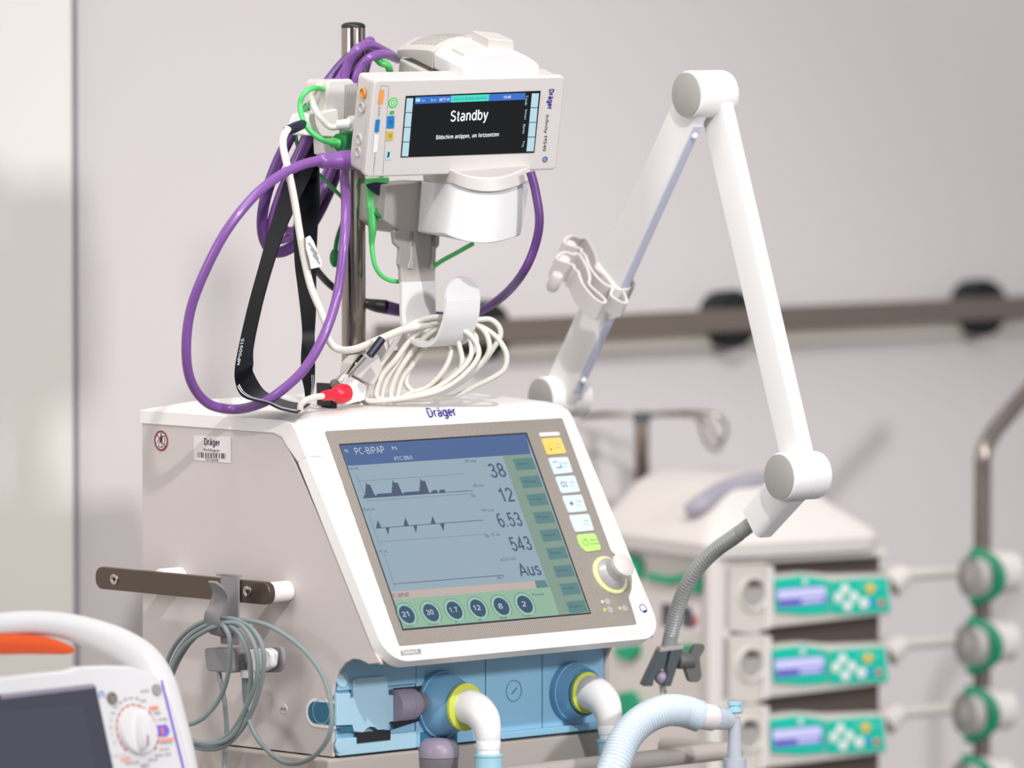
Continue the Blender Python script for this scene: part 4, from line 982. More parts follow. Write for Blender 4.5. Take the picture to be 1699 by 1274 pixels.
def edge_marks(m, rings, side=0, frac=(.4, 1.0), off=.12):
    N = len(rings); i0, i1 = int(N * frac[0]), int(N * frac[1]) - 1
    for off_ in off:
        a = []; b2 = []
        for i in range(i0, i1):
            r = rings[i]; nn = (r[0] - r[3]); nn = nn.normalized() * .0006
            # the face toward the camera
            s0, s1 = (r[0], r[1]) if (nn.y < 0) else (r[3], r[2]); nn = nn if nn.y < 0 else -nn
            wv = s1 - s0; a.append(s0 + wv * off_ + nn); b2.append(s0 + wv * (off_ + .035) + nn)
        m.loft([a, b2], 'ink_white', cap=False, ringclosed=False)
rowsA = [((519, 215), (545, 215), 9.36, 9.36), ((500, 262), (530, 262), 9.33, 9.33), k4, None]
rowsA = [((500, 225), (538, 240), 9.36, 9.34), ((476, 290), (512, 300), 9.33, 9.31)]
for l, r_, Y0_, Y1_ in (((560, 130), (655, 130), 9.28, 9.26), ((490, 380), (570, 380), 9.24, 9.22), ((430, 600), (510, 600), 9.22, 9.20), ((378, 830), (462, 830), 9.21, 9.19), ((352, 985), (460, 930), 9.20, 9.19), ((368, 1085), (462, 985), 9.19, 9.21), ((420, 1135), (520, 1085), 9.17, 9.24), ((540, 1165), (600, 1130), 9.15, 9.25), ((620, 1200), (690, 1160), 9.145, 9.25), ((720, 1222), (795, 1170), 9.14, 9.25)):
    rowsA.append((k4(*l), k4(*r_), Y0_, Y1_))
rib1 = ribbon('ribbon_cable', rowsA, 'broad black ribbon cable, left strand, bending onto the ventilator top', marks=lambda m, r: edge_marks(m, r, frac=(.62, 1.0), off=(.06, .14)))
rowsB = [((512, 228), (535, 228), 9.35, 9.34), ((500, 262), (530, 268), 9.34, 9.33), ((491, 330), (530, 335), 9.33, 9.31)]
for l, r_, Y0_, Y1_ in (((700, 130), (838, 130), 9.32, 9.30), ((705, 330), (830, 330), 9.31, 9.29), ((722, 470), (828, 480), 9.31, 9.28), ((742, 640), (826, 640), 9.30, 9.28), ((748, 760), (822, 760), 9.28, 9.28), ((742, 890), (822, 890), 9.26, 9.27), ((745, 1000), (822, 1000), 9.25, 9.26), ((762, 1080), (815, 1080), 9.24, 9.25), ((768, 1145), (800, 1130), 9.235, 9.24)):
    rowsB.append((k4(*l), k4(*r_), Y0_, Y1_))
ribbon('ribbon_cable', rowsB, 'black ribbon cable, right strand, hanging straight beside the steel pole', marks=lambda m, r: edge_marks(m, r, frac=(.82, 1.0), off=(.72, .84)))
# printing on the left ribbon
rbp = Plane(P(396, 590, 9.198), yawdir(30), (P(404, 540, 9.2) - P(394, 600, 9.2)))
m = MB(); m.text(rbp, 'MP00915', 392, 612, 5, 0.1, 'ink_white', .0) if False else m.sans(rbp, 'MP00915', 399, 606, 44, 4.5, 'ink_white', .0012, .14, -1)
m.build('print', rib1)

# ------------------------------------------------------------------ white monitor cable
tw = thing('white_cable', 'white cable snaking down from a dark sleeve beside the ribbon cables', 'cable', P(560, 580, 9.2))
m = MB(); m.tube([P(*q) for q in ((478, 214, 9.22), (471, 226, 9.21), (470, 245, 9.20), (480, 290, 9.19), (489, 335, 9.19), (497, 385, 9.19), (505, 430, 9.19), (516, 476, 9.19), (532, 515, 9.19), (541, 540, 9.19), (545, 563, 9.19), (561, 579, 9.19), (589, 579, 9.23), (629, 563, 9.28), (665, 548, 9.31), (690, 542, 9.325), (722, 538, 9.335), (752, 542, 9.34), (775, 560, 9.345))], .0047, 'white_cable', n=14); m.build('cable', tw)
m = MB(); m.tube([P(475, 218, 9.22), P(488, 212, 9.23), P(502, 206, 9.25)], [.006, .0065, .006], 'navy', sub=2); m.build('sleeve', tw)
wp_ = Plane(P(520, 418, 9.18), yawdir(10), Z)
m = MB(); m.prism(wp_, [wp_.loc(*q) for q in ((507, 395), (514, 391), (520, 400), (533, 432), (533, 442), (516, 446), (513, 430), (508, 412))][::-1], -.004, .002, 'plastic_bright')
for i in range(3): m.prism(wp_, [wp_.loc(*q) for q in ((510 + i * 4, 403 + i * 10), (512 + i * 4, 401 + i * 10), (527 + i * 2, 420 + i * 8), (526 + i * 2, 423 + i * 8))][::-1], .002, .0026, 'ink_grey')
m.build('tag', tw)

# ------------------------------------------------------------------ ECG cable coil on the hook
k5 = K(530, 450, 5.0)
def yc(px):  # depth across the coil
    return 9.155
m = MB(); RC = .0034
loops = [
 [(1050, 385), (880, 395), (700, 480), (600, 640), (480, 820), (400, 1000), (400, 1070), (520, 1070), (760, 1040), (1000, 990), (1200, 860), (1320, 700), (1280, 560), (1180, 480)],
 [(1050, 430), (900, 440), (760, 560), (640, 720), (520, 860), (470, 1000), (500, 1060), (640, 1060), (900, 1000), (1100, 880), (1250, 720), (1250, 560), (1180, 460)],
 [(1060, 470), (950, 490), (820, 600), (700, 760), (630, 880), (590, 1010), (620, 1065), (720, 1050), (900, 1040), (1080, 950), (1180, 780), (1160, 620), (1120, 540)],
 [(1040, 410), (860, 470), (720, 640), (640, 780), (560, 900), (520, 1030), (545, 1065), (700, 1065), (950, 1040), (1200, 900), (1390, 700), (1400, 560), (1330, 460), (1200, 420)],
 [(1070, 500), (960, 540), (860, 640), (760, 790), (690, 880), (650, 1010), (660, 1060), (760, 1010), (900, 960), (1030, 820), (1090, 680), (1080, 560)],
 [(1060, 460), (900, 560), (800, 680), (740, 820), (720, 930), (790, 1000), (900, 980), (1060, 880), (1180, 780), (1290, 640), (1290, 520), (1180, 440)],
]
for i, lp in enumerate(loops):
    pts = []
    for j, (x, y) in enumerate(lp):
        px_, py_ = k5(x, y); py_ = min(py_, 664)
        # the loops hang in the crook of the hook: near the hook they run between neck and tongue
        pts.append(P(px_, py_, 9.335 + .006 * math.sin(2 * math.pi * j / len(lp)) + (i - 2.5) * .0045))
    m.tube(pts, RC, 'white_cable', n=12, closed=True, sub=6)
for pts in ([(1320, 400), (1420, 400), (1490, 460), (1500, 540), (1440, 640), (1370, 740), (1250, 860), (1100, 960), (900, 1045)],
            [(1280, 440), (1380, 480), (1480, 560), (1550, 680), (1540, 800), (1460, 870), (1300, 950), (1120, 1040), (980, 1050)]):
    p2 = [P(*k5(*q), 9.335 + .001 * i) for i, q in enumerate([(1050, 420), (1180, 410)] + pts)]
    m.tube(p2, RC, 'white_cable', n=12, sub=6)
tag(m.build('coiled_white_cable'), 'white electrode cable coiled and hung in the white hook', 'cable')

# ------------------------------------------------------------------ pole clamp with white connector block and red plug
pcp = Plane(P(590, 630, 9.29), yawdir(40), Z)
tcl = thing('clamp_bracket', 'small chrome and black clamp bracket at the foot of the pole', 'clamp', pcp.at(575, 672, -.03))
m = MB(); m.beam(P(547, 654, 9.285), P(604, 590, 9.29), .012, .004, (1, -.4, .4), 'chrome'); m.beam(P(556, 632, 9.29), P(604, 582, 9.30), .006, .003, (1, -.4, .4), 'chrome'); m.rev(P(556, 637, 9.28), (-.3, -1, .1), [(0, .006), (.003, .006), (.0032, .001)], 'steel_brushed', 20); m.build('lever', tcl, .0005)
m = MB(); m.prism(pcp, [pcp.loc(*q, -.02) for q in ((541, 636), (552, 636), (553, 677), (542, 673))][::-1], -.04, -.012, 'black_rubber'); m.build('jaw', tcl, .001)
tn = thing('sensor_junction', 'white diamond shaped connector block holding the red plug', 'connector', pcp.at(590, 670))
m = MB(); m.prism(pcp, roundpoly([pcp.loc(*q) for q in ((577, 620), (610, 640), (606, 664), (575, 672), (556, 660))][::-1], .003), -.022, 0, 'plastic_bright'); m.build('block', tn, .002)
m = MB(); m.prism(pcp, roundpoly([pcp.loc(*q) for q in ((588, 602), (600, 590), (626, 588), (632, 612), (618, 640), (584, 622))][::-1], .002), -.026, .004, 'device_white'); m.build('rear_shell', tn, .003)
m = MB(); m.beam(P(613, 590, 9.24), P(634, 562, 9.25), .010, .010, (1, 0, .6), 'navy'); m.build('dark_plug', tn, .0005)
tr_ = thing('red_plug_lead', 'red plug on a short white lead above the front housing edge', 'plug', P(520, 668, 9.15))
m = MB(); a = P(534, 657, 9.235); b_ = P(590, 650, 9.28)
m.rev(a, b_ - a, [(0, .0045), (.001, .0058), (.022, .0072), (.024, .0095), (.030, .0115), (.036, .0125), (.044, .011)], 'red', 24); m.build('plug', tr_)
m = MB(); m.tube([P(*q) for q in ((536, 657, 9.235), (522, 659, 9.225), (507, 664, 9.21), (499, 672, 9.19), (498, 680, 9.17))], .0040, 'white_cable'); m.build('lead', tr_)
bd = Plane(P(655, 568, 9.37), yawdir(25), (0, .25, 1))
m = MB(); m.prism(bd, roundpoly([bd.loc(*q) for q in ((635, 560), (655, 545), (690, 545), (690, 600), (648, 600))][::-1], .003), -.03, 0, 'device_white'); m.disc(bd, bd.loc(660, 566), .0155, .0006, 'label_white'); m.disc(bd, bd.loc(660, 566), .0145, .0008, 'ink_red', r_in=.0133)
m.px(bd, [(648, 571), (656, 564), (654, 574)][::-1], .0009, 'ink_black'); m.px(bd, [(645, 574), (649, 574), (649, 577), (645, 577)][::-1], .0009, 'ink_black')
tag(m.build('round_badge_sensor'), 'small white sensor housing with a red ringed round badge behind the coil', 'sensor')

# ------------------------------------------------------------------ articulated support arm
ar = thing('support_arm', 'white articulated hose support arm with two long links bent at the top', 'arm', P(920, 690, 9.55))
AX = yawdir(38)
def joint(pxl, pyl, Y, r, Ln, name='joint'):
    c = P(pxl, pyl, Y); m = MB()
    m.rev(c, AX, [(0, r * .90), (.001, r * .955), (.004, r), (Ln * .55, r), (Ln * .552, r * .985), (Ln * .56, r * .985), (Ln * .562, r), (Ln - .006, r), (Ln - .001, r * .95), (Ln, r * .88)], 'arm_white', 44); j = m.build(name, ar)
    m = MB(); m.rev(c, -AX, [(-.001, r * .93), (.0010, r * .925), (.0014, r * .90), (.0015, .001)], 'cap_grey', 44); m.build('joint_cap', j)
    return c
j2 = joint(1139, 157, 9.38, .0300, .062)
j3 = joint(1293, 791, 9.24, .0300, .062)
j1 = joint(897, 660, 9.61, .0270, .066)
a0 = j2 + AX * .0165; a1 = j1 + AX * .030
m = MB(); m.beam(a0, a1, .019, .050, AX, 'arm_white', .021, .052, rf=.25)
d = (a1 - a0).normalized(); g = d.cross(AX).normalized(); g = g if g.x > 0 else -g
m.beam(a0 + d * .03 + g * .0245, a1 - d * .03 + g * .0255, .013, .003, AX, 'arm_channel', rf=.3)
for q_ in (.045, ): m.sphere(a0 + d * q_ + g * .026, .0045, 'arm_white', n=14)
m.sphere(a1 - d * .05 + g * .0275, .0045, 'arm_white', n=14); m.build('lower_link', ar, .001)
b0 = j2 + AX * .044; b1 = j3 + AX * .036
m = MB(); m.beam(b0, b1, .019, .046, AX, 'arm_white', .021, .044, rf=.18); m.build('upper_link', ar, .001)
es = j3 + AX * .030
linkP = Plane(es, Vector((AX.y, -AX.x, 0)), Z)
ed = linkP.at(1257, 867)
m = MB(); m.beam(es, ed, .036, .050, AX, 'arm_white', .030, .046, rf=.3); m.build('end_piece', ar, .001)
gs = [linkP.at(*q) for q in ((1256, 860), (1240, 874), (1216, 892), (1188, 912), (1160, 940), (1138, 975), (1124, 1010), (1115, 1045), (1109, 1075))]
CY_ = gs[-1].y - .004
m = MB(); pp, _ = smooth_path(gs, 0, False, 22)
m.tube(pp, .0095, 'gooseneck', n=18, sub=1, rmod=lambda i: 1.0 if (i < 34 or i > 158) else (1.06 if i % 3 == 0 else (.93 if i % 3 == 1 else 1.02))); m.build('gooseneck', ar)
cl = Plane(P(1100, 1100, CY_), yawdir(12), (.16, 0, 1))
m = MB(); 
m.prism(cl, [cl.loc(*q) for q in ((1089, 1074), (1103, 1073), (1101, 1106), (1092, 1112), (1086, 1124), (1086, 1135), (1070, 1133))][::-1], -.014, .010, 'clamp_dark')
m.prism(cl, [cl.loc(*q) for q in ((1107, 1073), (1127, 1074), (1116, 1140), (1103, 1138), (1107, 1122), (1106, 1112), (1104, 1106))][::-1], -.014, .010, 'clamp_dark')
m.prism(cl, [cl.loc(*q) for q in ((1089, 1071), (1127, 1072), (1127, 1079), (1088, 1078))][::-1], -.012, .011, 'cap_grey')
cg = m.build('clamp', ar, .001)
m = MB(); q = P(1124, 1096, CY_); q1 = P(1150, 1096, CY_ + .01); m.cyl(q, q1, .0105, 'wing_dark')
wg = Plane(q1, yawdir(20), Z)
m.prism(wg, roundpoly([wg.loc(*z_) for z_ in ((1140, 1098), (1146, 1076), (1152, 1068), (1166, 1068), (1167, 1076), (1158, 1090), (1160, 1106), (1162, 1122), (1156, 1131), (1142, 1131), (1138, 1120), (1134, 1108))][::-1], .003), -.005, .006, 'wing_dark'); m.build('wing_knob', ar, .0015)
m = MB(); m.sphere(P(1097, 1124, CY_), .009, 'lavender'); m.build('ball_pin', ar)
# hose clips on the lower link
th2 = thing('hose_clip_holder', 'pale grey scalloped hose clips clamped around the lower arm link', 'hose holder', P(990, 500, 9.55))
k7 = K(860, 370, 3.86)
pc_ = a0.lerp(a1, .60)
cp = Plane(pc_, AX, (-d).cross(AX))
def clip(dx, dy):
    outer = [(300, 130), (305, 100), (350, 80), (405, 95), (412, 120), (398, 160), (425, 190), (440, 215), (455, 260), (490, 300), (540, 350), (605, 395)]
    innr_ = [(590, 385), (545, 330), (505, 290), (498, 230), (480, 190), (470, 150), (440, 100), (405, 85)]
    loop = [(300, 130), (310, 95), (350, 80), (400, 95), (420, 88), (445, 105), (472, 150), (495, 200), (505, 250), (500, 285), (545, 330), (590, 370), (606, 395), (585, 405), (530, 370), (470, 300), (445, 250), (430, 205), (405, 185), (398, 160)]
    pts3 = [cp.at(*[a + b2 for a, b2 in zip(k7(*q), (dx, dy))]) for q in loop]
    pts3, _ = smooth_path(pts3, 0, True, 3)
    m = MB(); n = len(pts3); dn = (a1 - a0).normalized() * .028; th3 = .0018
    r0_ = []; r1_ = []
    cen = sum(pts3, Vector()) / n
    ringA = []; 
    for i, p in enumerate(pts3):
        tt = (pts3[(i + 1) % n] - pts3[i - 1]).normalized(); nn = tt.cross(dn.normalized()).normalized() * th3
        ringA.append([p - nn, p + nn, p + nn + dn, p - nn + dn])
    m.loft(ringA, 'clip_grey', closed=True)
    loop2 = [(640, 350), (665, 290), (690, 285), (715, 325), (738, 375), (740, 400), (720, 405), (670, 380)]
    pts3 = [cp.at(*[a + b2 for a, b2 in zip(k7(*q), (dx, dy))]) for q in loop2]; pts3, _ = smooth_path(pts3, 0, True, 4); n = len(pts3); ringA = []
    for i, p in enumerate(pts3):
        tt = (pts3[(i + 1) % n] - pts3[i - 1]).normalized(); nn = tt.cross(dn.normalized()).normalized() * th3
        ringA.append([p - nn, p + nn, p + nn + dn * .8, p - nn + dn * .8])
    m.loft(ringA, 'clip_grey', closed=True)
    pts4 = [cp.at(*[a + b2 for a, b2 in zip(k7(*q), (dx, dy))], -.004) for q in ((540, 380), (605, 392), (660, 372), (700, 390))]
    
    for q_ in ((345, 120), (305, 215)):
        c_ = cp.at(*[a + b2 for a, b2 in zip(k7(*q_), (dx, dy))]); dn_ = d; m.rev(c_ + dn_ * .001, dn_, [(0, .002), (.0012, .0065), (.004, .0082), (.022, .0080), (.026, .006), (.0275, .001)], 'clip_grey', 20)
    m.build('hose_clip', th2)
clip(0, 0); clip(-12, 27)
m = MB(); mid = a0.lerp(a1, .60); m.beam(mid - d * .004, mid + d * .045, .026, .056, AX, 'arm_white', rf=.35); m.build('clip_sleeve', th2, .001)

# ------------------------------------------------------------------ breathing hose and its fitting
hs = [P(*q) for q in ((1000, 1320, 9.20), (1020, 1268, 9.22), (1036, 1228, 9.24), (1062, 1198, 9.26), (1098, 1180, 9.28), (1130, 1179, 9.30), (1160, 1188, 9.31))]
pp, _ = smooth_path(hs, 0, False, 24)
m = MB(); m.tube(pp, .0195, 'hose_blue', n=32, sub=1, rmod=lambda i: 1 + .045 * math.sin(i * 2 * math.pi / 3.0 + .5) + .012 * math.sin(i * 2.1))
tag(m.build('corrugated_hose'), 'pale blue corrugated breathing hose curving over the trolley handle', 'hose')
tf = thing('hose_adapter', 'translucent adapter with blue capped port at the corrugated hose end', 'adapter', P(1220, 1280, 9.33))
m = MB(); m.cyl(P(1158, 1187, 9.31), P(1184, 1191, 9.325), .0165, 'label_white'); m.tube([P(1180, 1190, 9.325), P(1198, 1192, 9.33), P(1212, 1196, 9.335)], [.0150, .0145, .012], 'clear_grey', n=24); m.build('sleeve', tf)
m = MB(); q = P(1219, 1210, 9.335); m.rev(q + Z * -.07, Z, [(0, .0140), (.002, .0145), (.034, .0145), (.035, .0095), (.075, .0080), (.085, .0070)], 'clear_grey', 28); m.build('port', tf)
m = MB(); m.rev(P(1219, 1183, 9.335), Z, [(0, .008), (.002, .0105), (.006, .0105), (.0065, .0075), (.010, .0075), (.0105, .0092), (.014, .0092), (.0142, .001)], 'cuff_blue', 28); m.build('cap', tf)
m = MB(); m.tube([P(1095, 1128, CY_), P(1099, 1150, CY_ + .01), P(1103, 1172, 9.33)], .0026, 'white_cable'); m.tube([P(1101, 1128, CY_), P(1106, 1150, CY_ + .01), P(1111, 1172, 9.33)], .0026, 'white_cable')
tag(m.build('thin_white_tubes'), 'pair of thin white tubes hanging from the dark gooseneck clamp', 'tube')

# ------------------------------------------------------------------ infusion pump tower
TA = 32
UT, VT = yawdir(TA), backdir(TA)
tw0 = P(1192, 1100, 10.20)
TF = Plane(tw0, UT, Z); TSd = Plane(tw0, -VT, Z)
kp = K(1180, 900, 3.2736); kq1 = K(1020, 780, 3.5396)
to = thing('pump_docking_tower', 'blurred beige docking tower for infusion pumps with rounded lid and handle', 'docking tower', Vector((tw0.x, tw0.y, 0)) + UT * .14 + VT * .14)
zT = TF.loc(1192, 925)[1]
WT = TF.loc(1476, 1000)[0]; DT = -TSd.loc(1005, 1050)[0]
def TL(u, v, z): return tw0 + UT * u + VT * v + Z * z
def tbox(mb, u0, u1, v0, v1, z0, z1, mm): mb.loft([[TL(a, b2, z_) for a, b2 in ((u0, v0), (u1, v0), (u1, v1), (u0, v1))] for z_ in (z0, z1)], mm)
zb = -.40
m = MB(); tbox(m, -.001, .020, 0, DT, zb, zT, 'tower_beige'); tbox(m, WT - .004, WT + .004, .03, DT, zb, zT, 'tower_beige'); tbox(m, 0, WT, DT - .02, DT, zb, zT, 'gap_shade')
tbox(m, .0, WT, 0, DT, zb - .02, zb, 'tower_beige'); tbox(m, .0, WT, .005, DT, zT - .012, zT, 'tower_beige')
m.build('frame', to, .003)
m = MB(); tbox(m, -.018, .003, -.006, .01, zb, zT + .002, 'tower_white'); m.build('corner_post', to, .003)
m = MB(); tbox(m, .02, WT - .004, .02, DT - .02, zb, zT - .012, 'gap_shade'); m.build('inner_shade_box', to)  # solid dark box: the shade between the pumps is put into its colour
# lid: rounded wedge
l_front = TF.loc(1190, 905)[1]
rings = []
for fz, ins, in ((zT, 0), (zT + .018, -.003), (zT + .030, 0.004), (zT + .060, .045), (zT + .085, .075), (zT + .098, .11)):
    rings.append([TL(a, b2, fz) for a, b2 in roundpoly([(-.02 + ins * .9, -.012 + ins), (WT - .02 - ins * .9, -.012 + ins), (WT - .02 - ins * .6, DT + .01), (-.02 + ins * .9, DT + .01)], .03)])
m = MB(); m.loft(rings, 'tower_white'); m.build('lid', to)
hpts = [P(*q) for q in ((1140, 850, 10.26), (1165, 836, 10.26), (1205, 812, 10.30), (1255, 798, 10.33), (1310, 800, 10.38), (1350, 812, 10.40), (1368, 835, 10.40))]
m = MB(); m.tube(hpts, [.009, .014, .014, .012, .013, .015, .011], 'handle_mauve', n=16); m.build('lid_handle', to)
m = MB(); m.text(TF, 'B BRAUN', 1203, 922, 46, 9, 'badge_cyan', .0125); m.build('badge', to)
# side details
m = MB()
def tq(pts, mm, n=.0215):
    m = MB(); m.prism(TSd, roundpoly([TSd.loc(*kq1(*q)) for q in pts][::-1], .004), .0005, .008, mm); m.build('green_clip', to, .001)
TSd = Plane(tw0 - UT * .001, -VT, Z)
tq([(205, 600), (300, 620), (370, 620), (445, 600), (520, 600), (520, 720), (440, 715), (400, 650), (340, 668), (205, 640)], 'teal_green')
tq([(60, 480), (150, 500), (180, 560), (170, 640), (60, 600)], 'teal_green')
tq([(10, 1040), (160, 1020), (150, 1090), (100, 1120), (40, 1100)], 'teal_green'); tq([(380, 1030), (470, 1015), (480, 1060), (385, 1070)], 'teal_green')
m.prism(TSd, roundpoly([TSd.loc(*q) for q in ((1030, 1150), (1055, 1145), (1065, 1165), (1062, 1195), (1035, 1195))][::-1], .008), .0005, .008, 'teal_green')
m.build('green_clip', to, .001)
m = MB(); m.px(TSd, [kq1(*q) for q in ((270, 770), (520, 790), (520, 960), (270, 930))][::-1], .0005, 'label_white')
m.px(TSd, [kq1(*q) for q in ((275, 780), (345, 785), (345, 925), (275, 915))][::-1], .0008, 'bezel_navy'); m.px(TSd, [kq1(*q) for q in ((395, 795), (445, 800), (485, 900), (460, 930), (395, 920))][::-1], .0008, 'bezel_navy')
m.disc(TSd, TSd.loc(*kq1(478, 885)), .006, .0009, 'key_red'); m.build('instruction_label', to)
m = MB(); c0 = TL(.14, .14, 0); m.cyl((c0.x, c0.y, .06), (c0.x, c0.y, tw0.z + zb - .02), .02, 'pole_dark'); m.rev((c0.x, c0.y, 0.001), Z, [(0, .26), (.03, .26), (.06, .05), (.065, .02)], 'tower_beige', 5); m.build('stand', to)

# one infusion pump, then copies
pitch = TF.scale(1350, 1050)[1]
def make_pump():
    r = thing('infusion_pump', 'infusion pump with lit display, top one of the blurred stack, under the tower lid', 'infusion pump', TF.at(1340, 1040), 'infusion pumps stacked in the docking tower')
    m = MB()
    bodyp = [(1201, 938), (1272, 935), (1279, 940), (1284, 953), (1335, 949), (1380, 953), (1470, 951), (1479, 956), (1478, 1019), (1400, 1028), (1277, 1042), (1253, 1053), (1199, 1047)]
    m.prism(TF, [TF.loc(*q) for q in bodyp][::-1], -.14, 0, 'pump_beige'); m.build('casing', r, .003)
    m = MB(); dp = [TF.loc(*kp(*q)) for q in ((335, 200), (500, 178), (640, 205), (640, 385), (500, 392), (345, 380))]
    m.prism(TF, roundpoly(dp[::-1], .003), .0, .004, 'teal'); dp = [TF.loc(*kp(*q)) for q in ((650, 208), (800, 196), (948, 188), (968, 375), (800, 386), (650, 388))]
    m.prism(TF, roundpoly(dp[::-1], .003), .0, .004, 'teal'); kpn = m.build('keypad', r, .001)
    m = MB(); m.px(TF, [kp(*q) for q in ((340, 252), (608, 232), (622, 328), (358, 352))][::-1], .0046, 'pump_lcd_dark'); m.px(TF, [kp(*q) for q in ((345, 258), (606, 238), (614, 285), (352, 308))][::-1], .0050, 'pump_lcd')
    m.px(TF, [kp(*q) for q in ((480, 308), (600, 298), (600, 318), (480, 328))][::-1], .0052, 'pump_lcd'); m.build('display', r)
    for x, y, rr, mm in ((725, 255, .0068, 'plastic_bright'), (690, 300, .0068, 'plastic_bright'), (775, 295, .0068, 'plastic_bright'), (740, 345, .0068, 'plastic_bright'), (828, 330, .0072, 'plastic_bright'), (862, 250, .0068, 'key_amber'), (820, 242, .005, 'key_teal'), (908, 245, .005, 'key_teal'), (873, 325, .0045, 'key_blue'), (922, 328, .0048, 'key_red'), (508, 212, .0038, 'plastic_bright')):
        m = MB(); m.rev(TF.at(*kp(x, y), .004), TF.N, [(0, rr), (.0015, rr), (.002, rr * .8), (.0021, .0005)], mm, 20, sq=1.05); m.build('key', kpn)
    m = MB(); c = TF.loc(*kp(225, 280)); m.disc(TF, c, .023, .0012, 'device_grey', a0=60, a1=300, k=24, r_in=.018); m.disc(TF, c, .018, .0008, 'cap_grey'); m.disc(TF, (c[0] + .004, c[1] + .010), .0125, .0014, 'gap_shade', a0=0, a1=180, r_in=.001); m.rev(TF.w(c[0], c[1], 0), TF.N, [(0, .0185), (.003, .0195), (.0045, .022), (.003, .0245), (0, .0255)], 'pump_beige', 28); m.build('door_grip', r)  # pale crescent and dark half-disc paint light and shade in the grip hollow
    m = MB(); m.prism(TF, [TF.loc(*q) for q in ((1269, 938), (1281, 938), (1279, 1040), (1265, 1046))][::-1], 0, .006, 'tower_white'); m.build('door_edge', r, .002)
    return r
p0_ = make_pump()
def copy_tree(root, dv, label, group=None):
    c = root.copy(); COL.objects.link(c); c.location = root.location + dv; c['label'] = label
    if group: c['group'] = group
    for ch in list(root.children):
        d = ch.copy(); COL.objects.link(d); d.parent = c
        for g_ in list(ch.children):
            e_ = g_.copy(); COL.objects.link(e_); e_.parent = d
    return c
dvz = Vector(TF.at(1340, 1156)) - Vector(TF.at(1344, 1040)); dvz = Vector((0, 0, dvz.z))
copy_tree(p0_, dvz + UT * -.0035, 'infusion pump with lit display, middle one of the three fully seen in the stack')
copy_tree(p0_, dvz * 2 + UT * -.007, 'infusion pump with lit display, third from the top, behind the clear hose adapter')
copy_tree(p0_, dvz * 3 + UT * -.0105, 'infusion pump, lowest in the tower, mostly cut off by the picture edge')

# pole clamps to the right
CA = yawdir(32)
def make_clamp():
    r = thing('pole_clamp', 'white and green pole clamp, uppermost of the four on the bent pole', 'pole clamp', P(1560, 1000, 10.42), 'pole clamps beside the pump stack')
    m = MB(); a = P(1476, 968, 10.40); b2 = P(1504, 952, 10.41); m.tube([a, P(1490, 958, 10.405), b2], [.022, .018, .013], 'tower_white', n=20); m.cyl(P(1500, 953, 10.41), P(1585, 948, 10.46), .0085, 'device_grey'); m.build('rod', r)
    c = P(1607, 957, 10.44)
    m = MB(); m.rev(c, CA, [(0, .020), (.002, .030), (.010, .034), (.016, .034), (.017, .02)], 'cap_grey', 32); m.rev(c - CA * .001, CA, [(0, .012), (.004, .014)], 'bracket_grey'); m.build('jaw', r)
    m = MB(); cc = c + CA * .004; e1_ = Z; g1 = CA.cross(Z)
    pts = [cc + (e1_ * math.cos(a_) + g1 * math.sin(a_)) * .0315 for a_ in [math.radians(q) for q in range(-15, 200, 14)]]
    # the arc opens to the left in view
    pts = [cc + Z * (.0315 * math.cos(a_)) - Vector((0, 1, 0)).cross(Z).normalized() * 0 + (CA * .027 + CA.cross(Z) * .030) * math.sin(a_) for a_ in [math.radians(q) for q in range(0, 181, 12)]]
    m.tube(pts, .0098, 'green_clamp', n=14, sub=3); m.build('grip_ring', r)
    m = MB(); m.beam(c + CA * .030 + Z * .004, c + CA * .075 + Z * .004, .062, .06, Z, 'tower_white', .056, .055, rf=.45); m.build('body', r, .002)
    return r
c0_ = make_clamp()
for i, lb in ((1, 'white and green pole clamp, second from the top of the bent pole'), (2, 'white and green pole clamp, third from the top of the bent pole'), (3, 'white and green pole clamp at the lower picture edge, mostly cut off')):
    copy_tree(c0_, Vector((-.0035 * i, 0, dvz.z * i * 1.0)), lb)
# IV pole on the right
q0 = P(1630, 900, 10.50)
m = MB(); m.tube([(q0.x, q0.y, .02), (q0.x, q0.y, .5), (q0.x, q0.y, P(1630, 1000, 10.5).z), (q0.x, q0.y, P(1630, 800, 10.5).z), P(1632, 752, 10.5), P(1648, 718, 10.52), P(1672, 688, 10.54), P(1705, 650, 10.57), P(1760, 590, 10.62)], .0122, 'pole_dark', n=20, sub=6)
m.rev((q0.x, q0.y, .001), Z, [(0, .2), (.02, .2), (.03, .02)], 'pole_dark', 24)
tag(m.build('bent_infusion_pole'), 'dark steel pole bent to the right at the picture edge, carrying the clamps', 'pole')
# hook pole behind the lid
hk = thing('infusion_hook', 'grey hook pole with thin wire hooks rising behind the pump tower lid', 'hook pole', P(1065, 800, 10.55))
q = P(1065, 700, 10.55); qb = P(1065, 1000, 10.55)
m = MB(); m.cyl((q.x, q.y, P(1065, 830, 10.55).z), (q.x, q.y, P(1065, 686, 10.55).z), .0095, 'steel_brushed'); m.rev((q.x, q.y, P(1065, 700, 10.55).z), Z, [(0, .0125), (.014, .0125)], 'clamp_dark'); m.build('post', hk)
m = MB(); WR = .0026
for pts in ([(960, 693), (1000, 690), (1060, 689), (1110, 688), (1145, 690), (1160, 700), (1166, 722), (1178, 742), (1192, 745), (1200, 730)],
            [(960, 690), (1010, 686), (1065, 688), (1120, 684), (1165, 684), (1190, 690), (1204, 705), (1204, 722), (1195, 732)],
            [(1110, 689), (1150, 690), (1170, 697), (1180, 712), (1188, 728), (1196, 734), (1204, 720)]):
    m.tube([P(x, y, 10.54 + .03 * math.sin(i)) for i, (x, y) in enumerate(pts)], WR, 'steel', n=8)
m.build('wire_hook', hk)

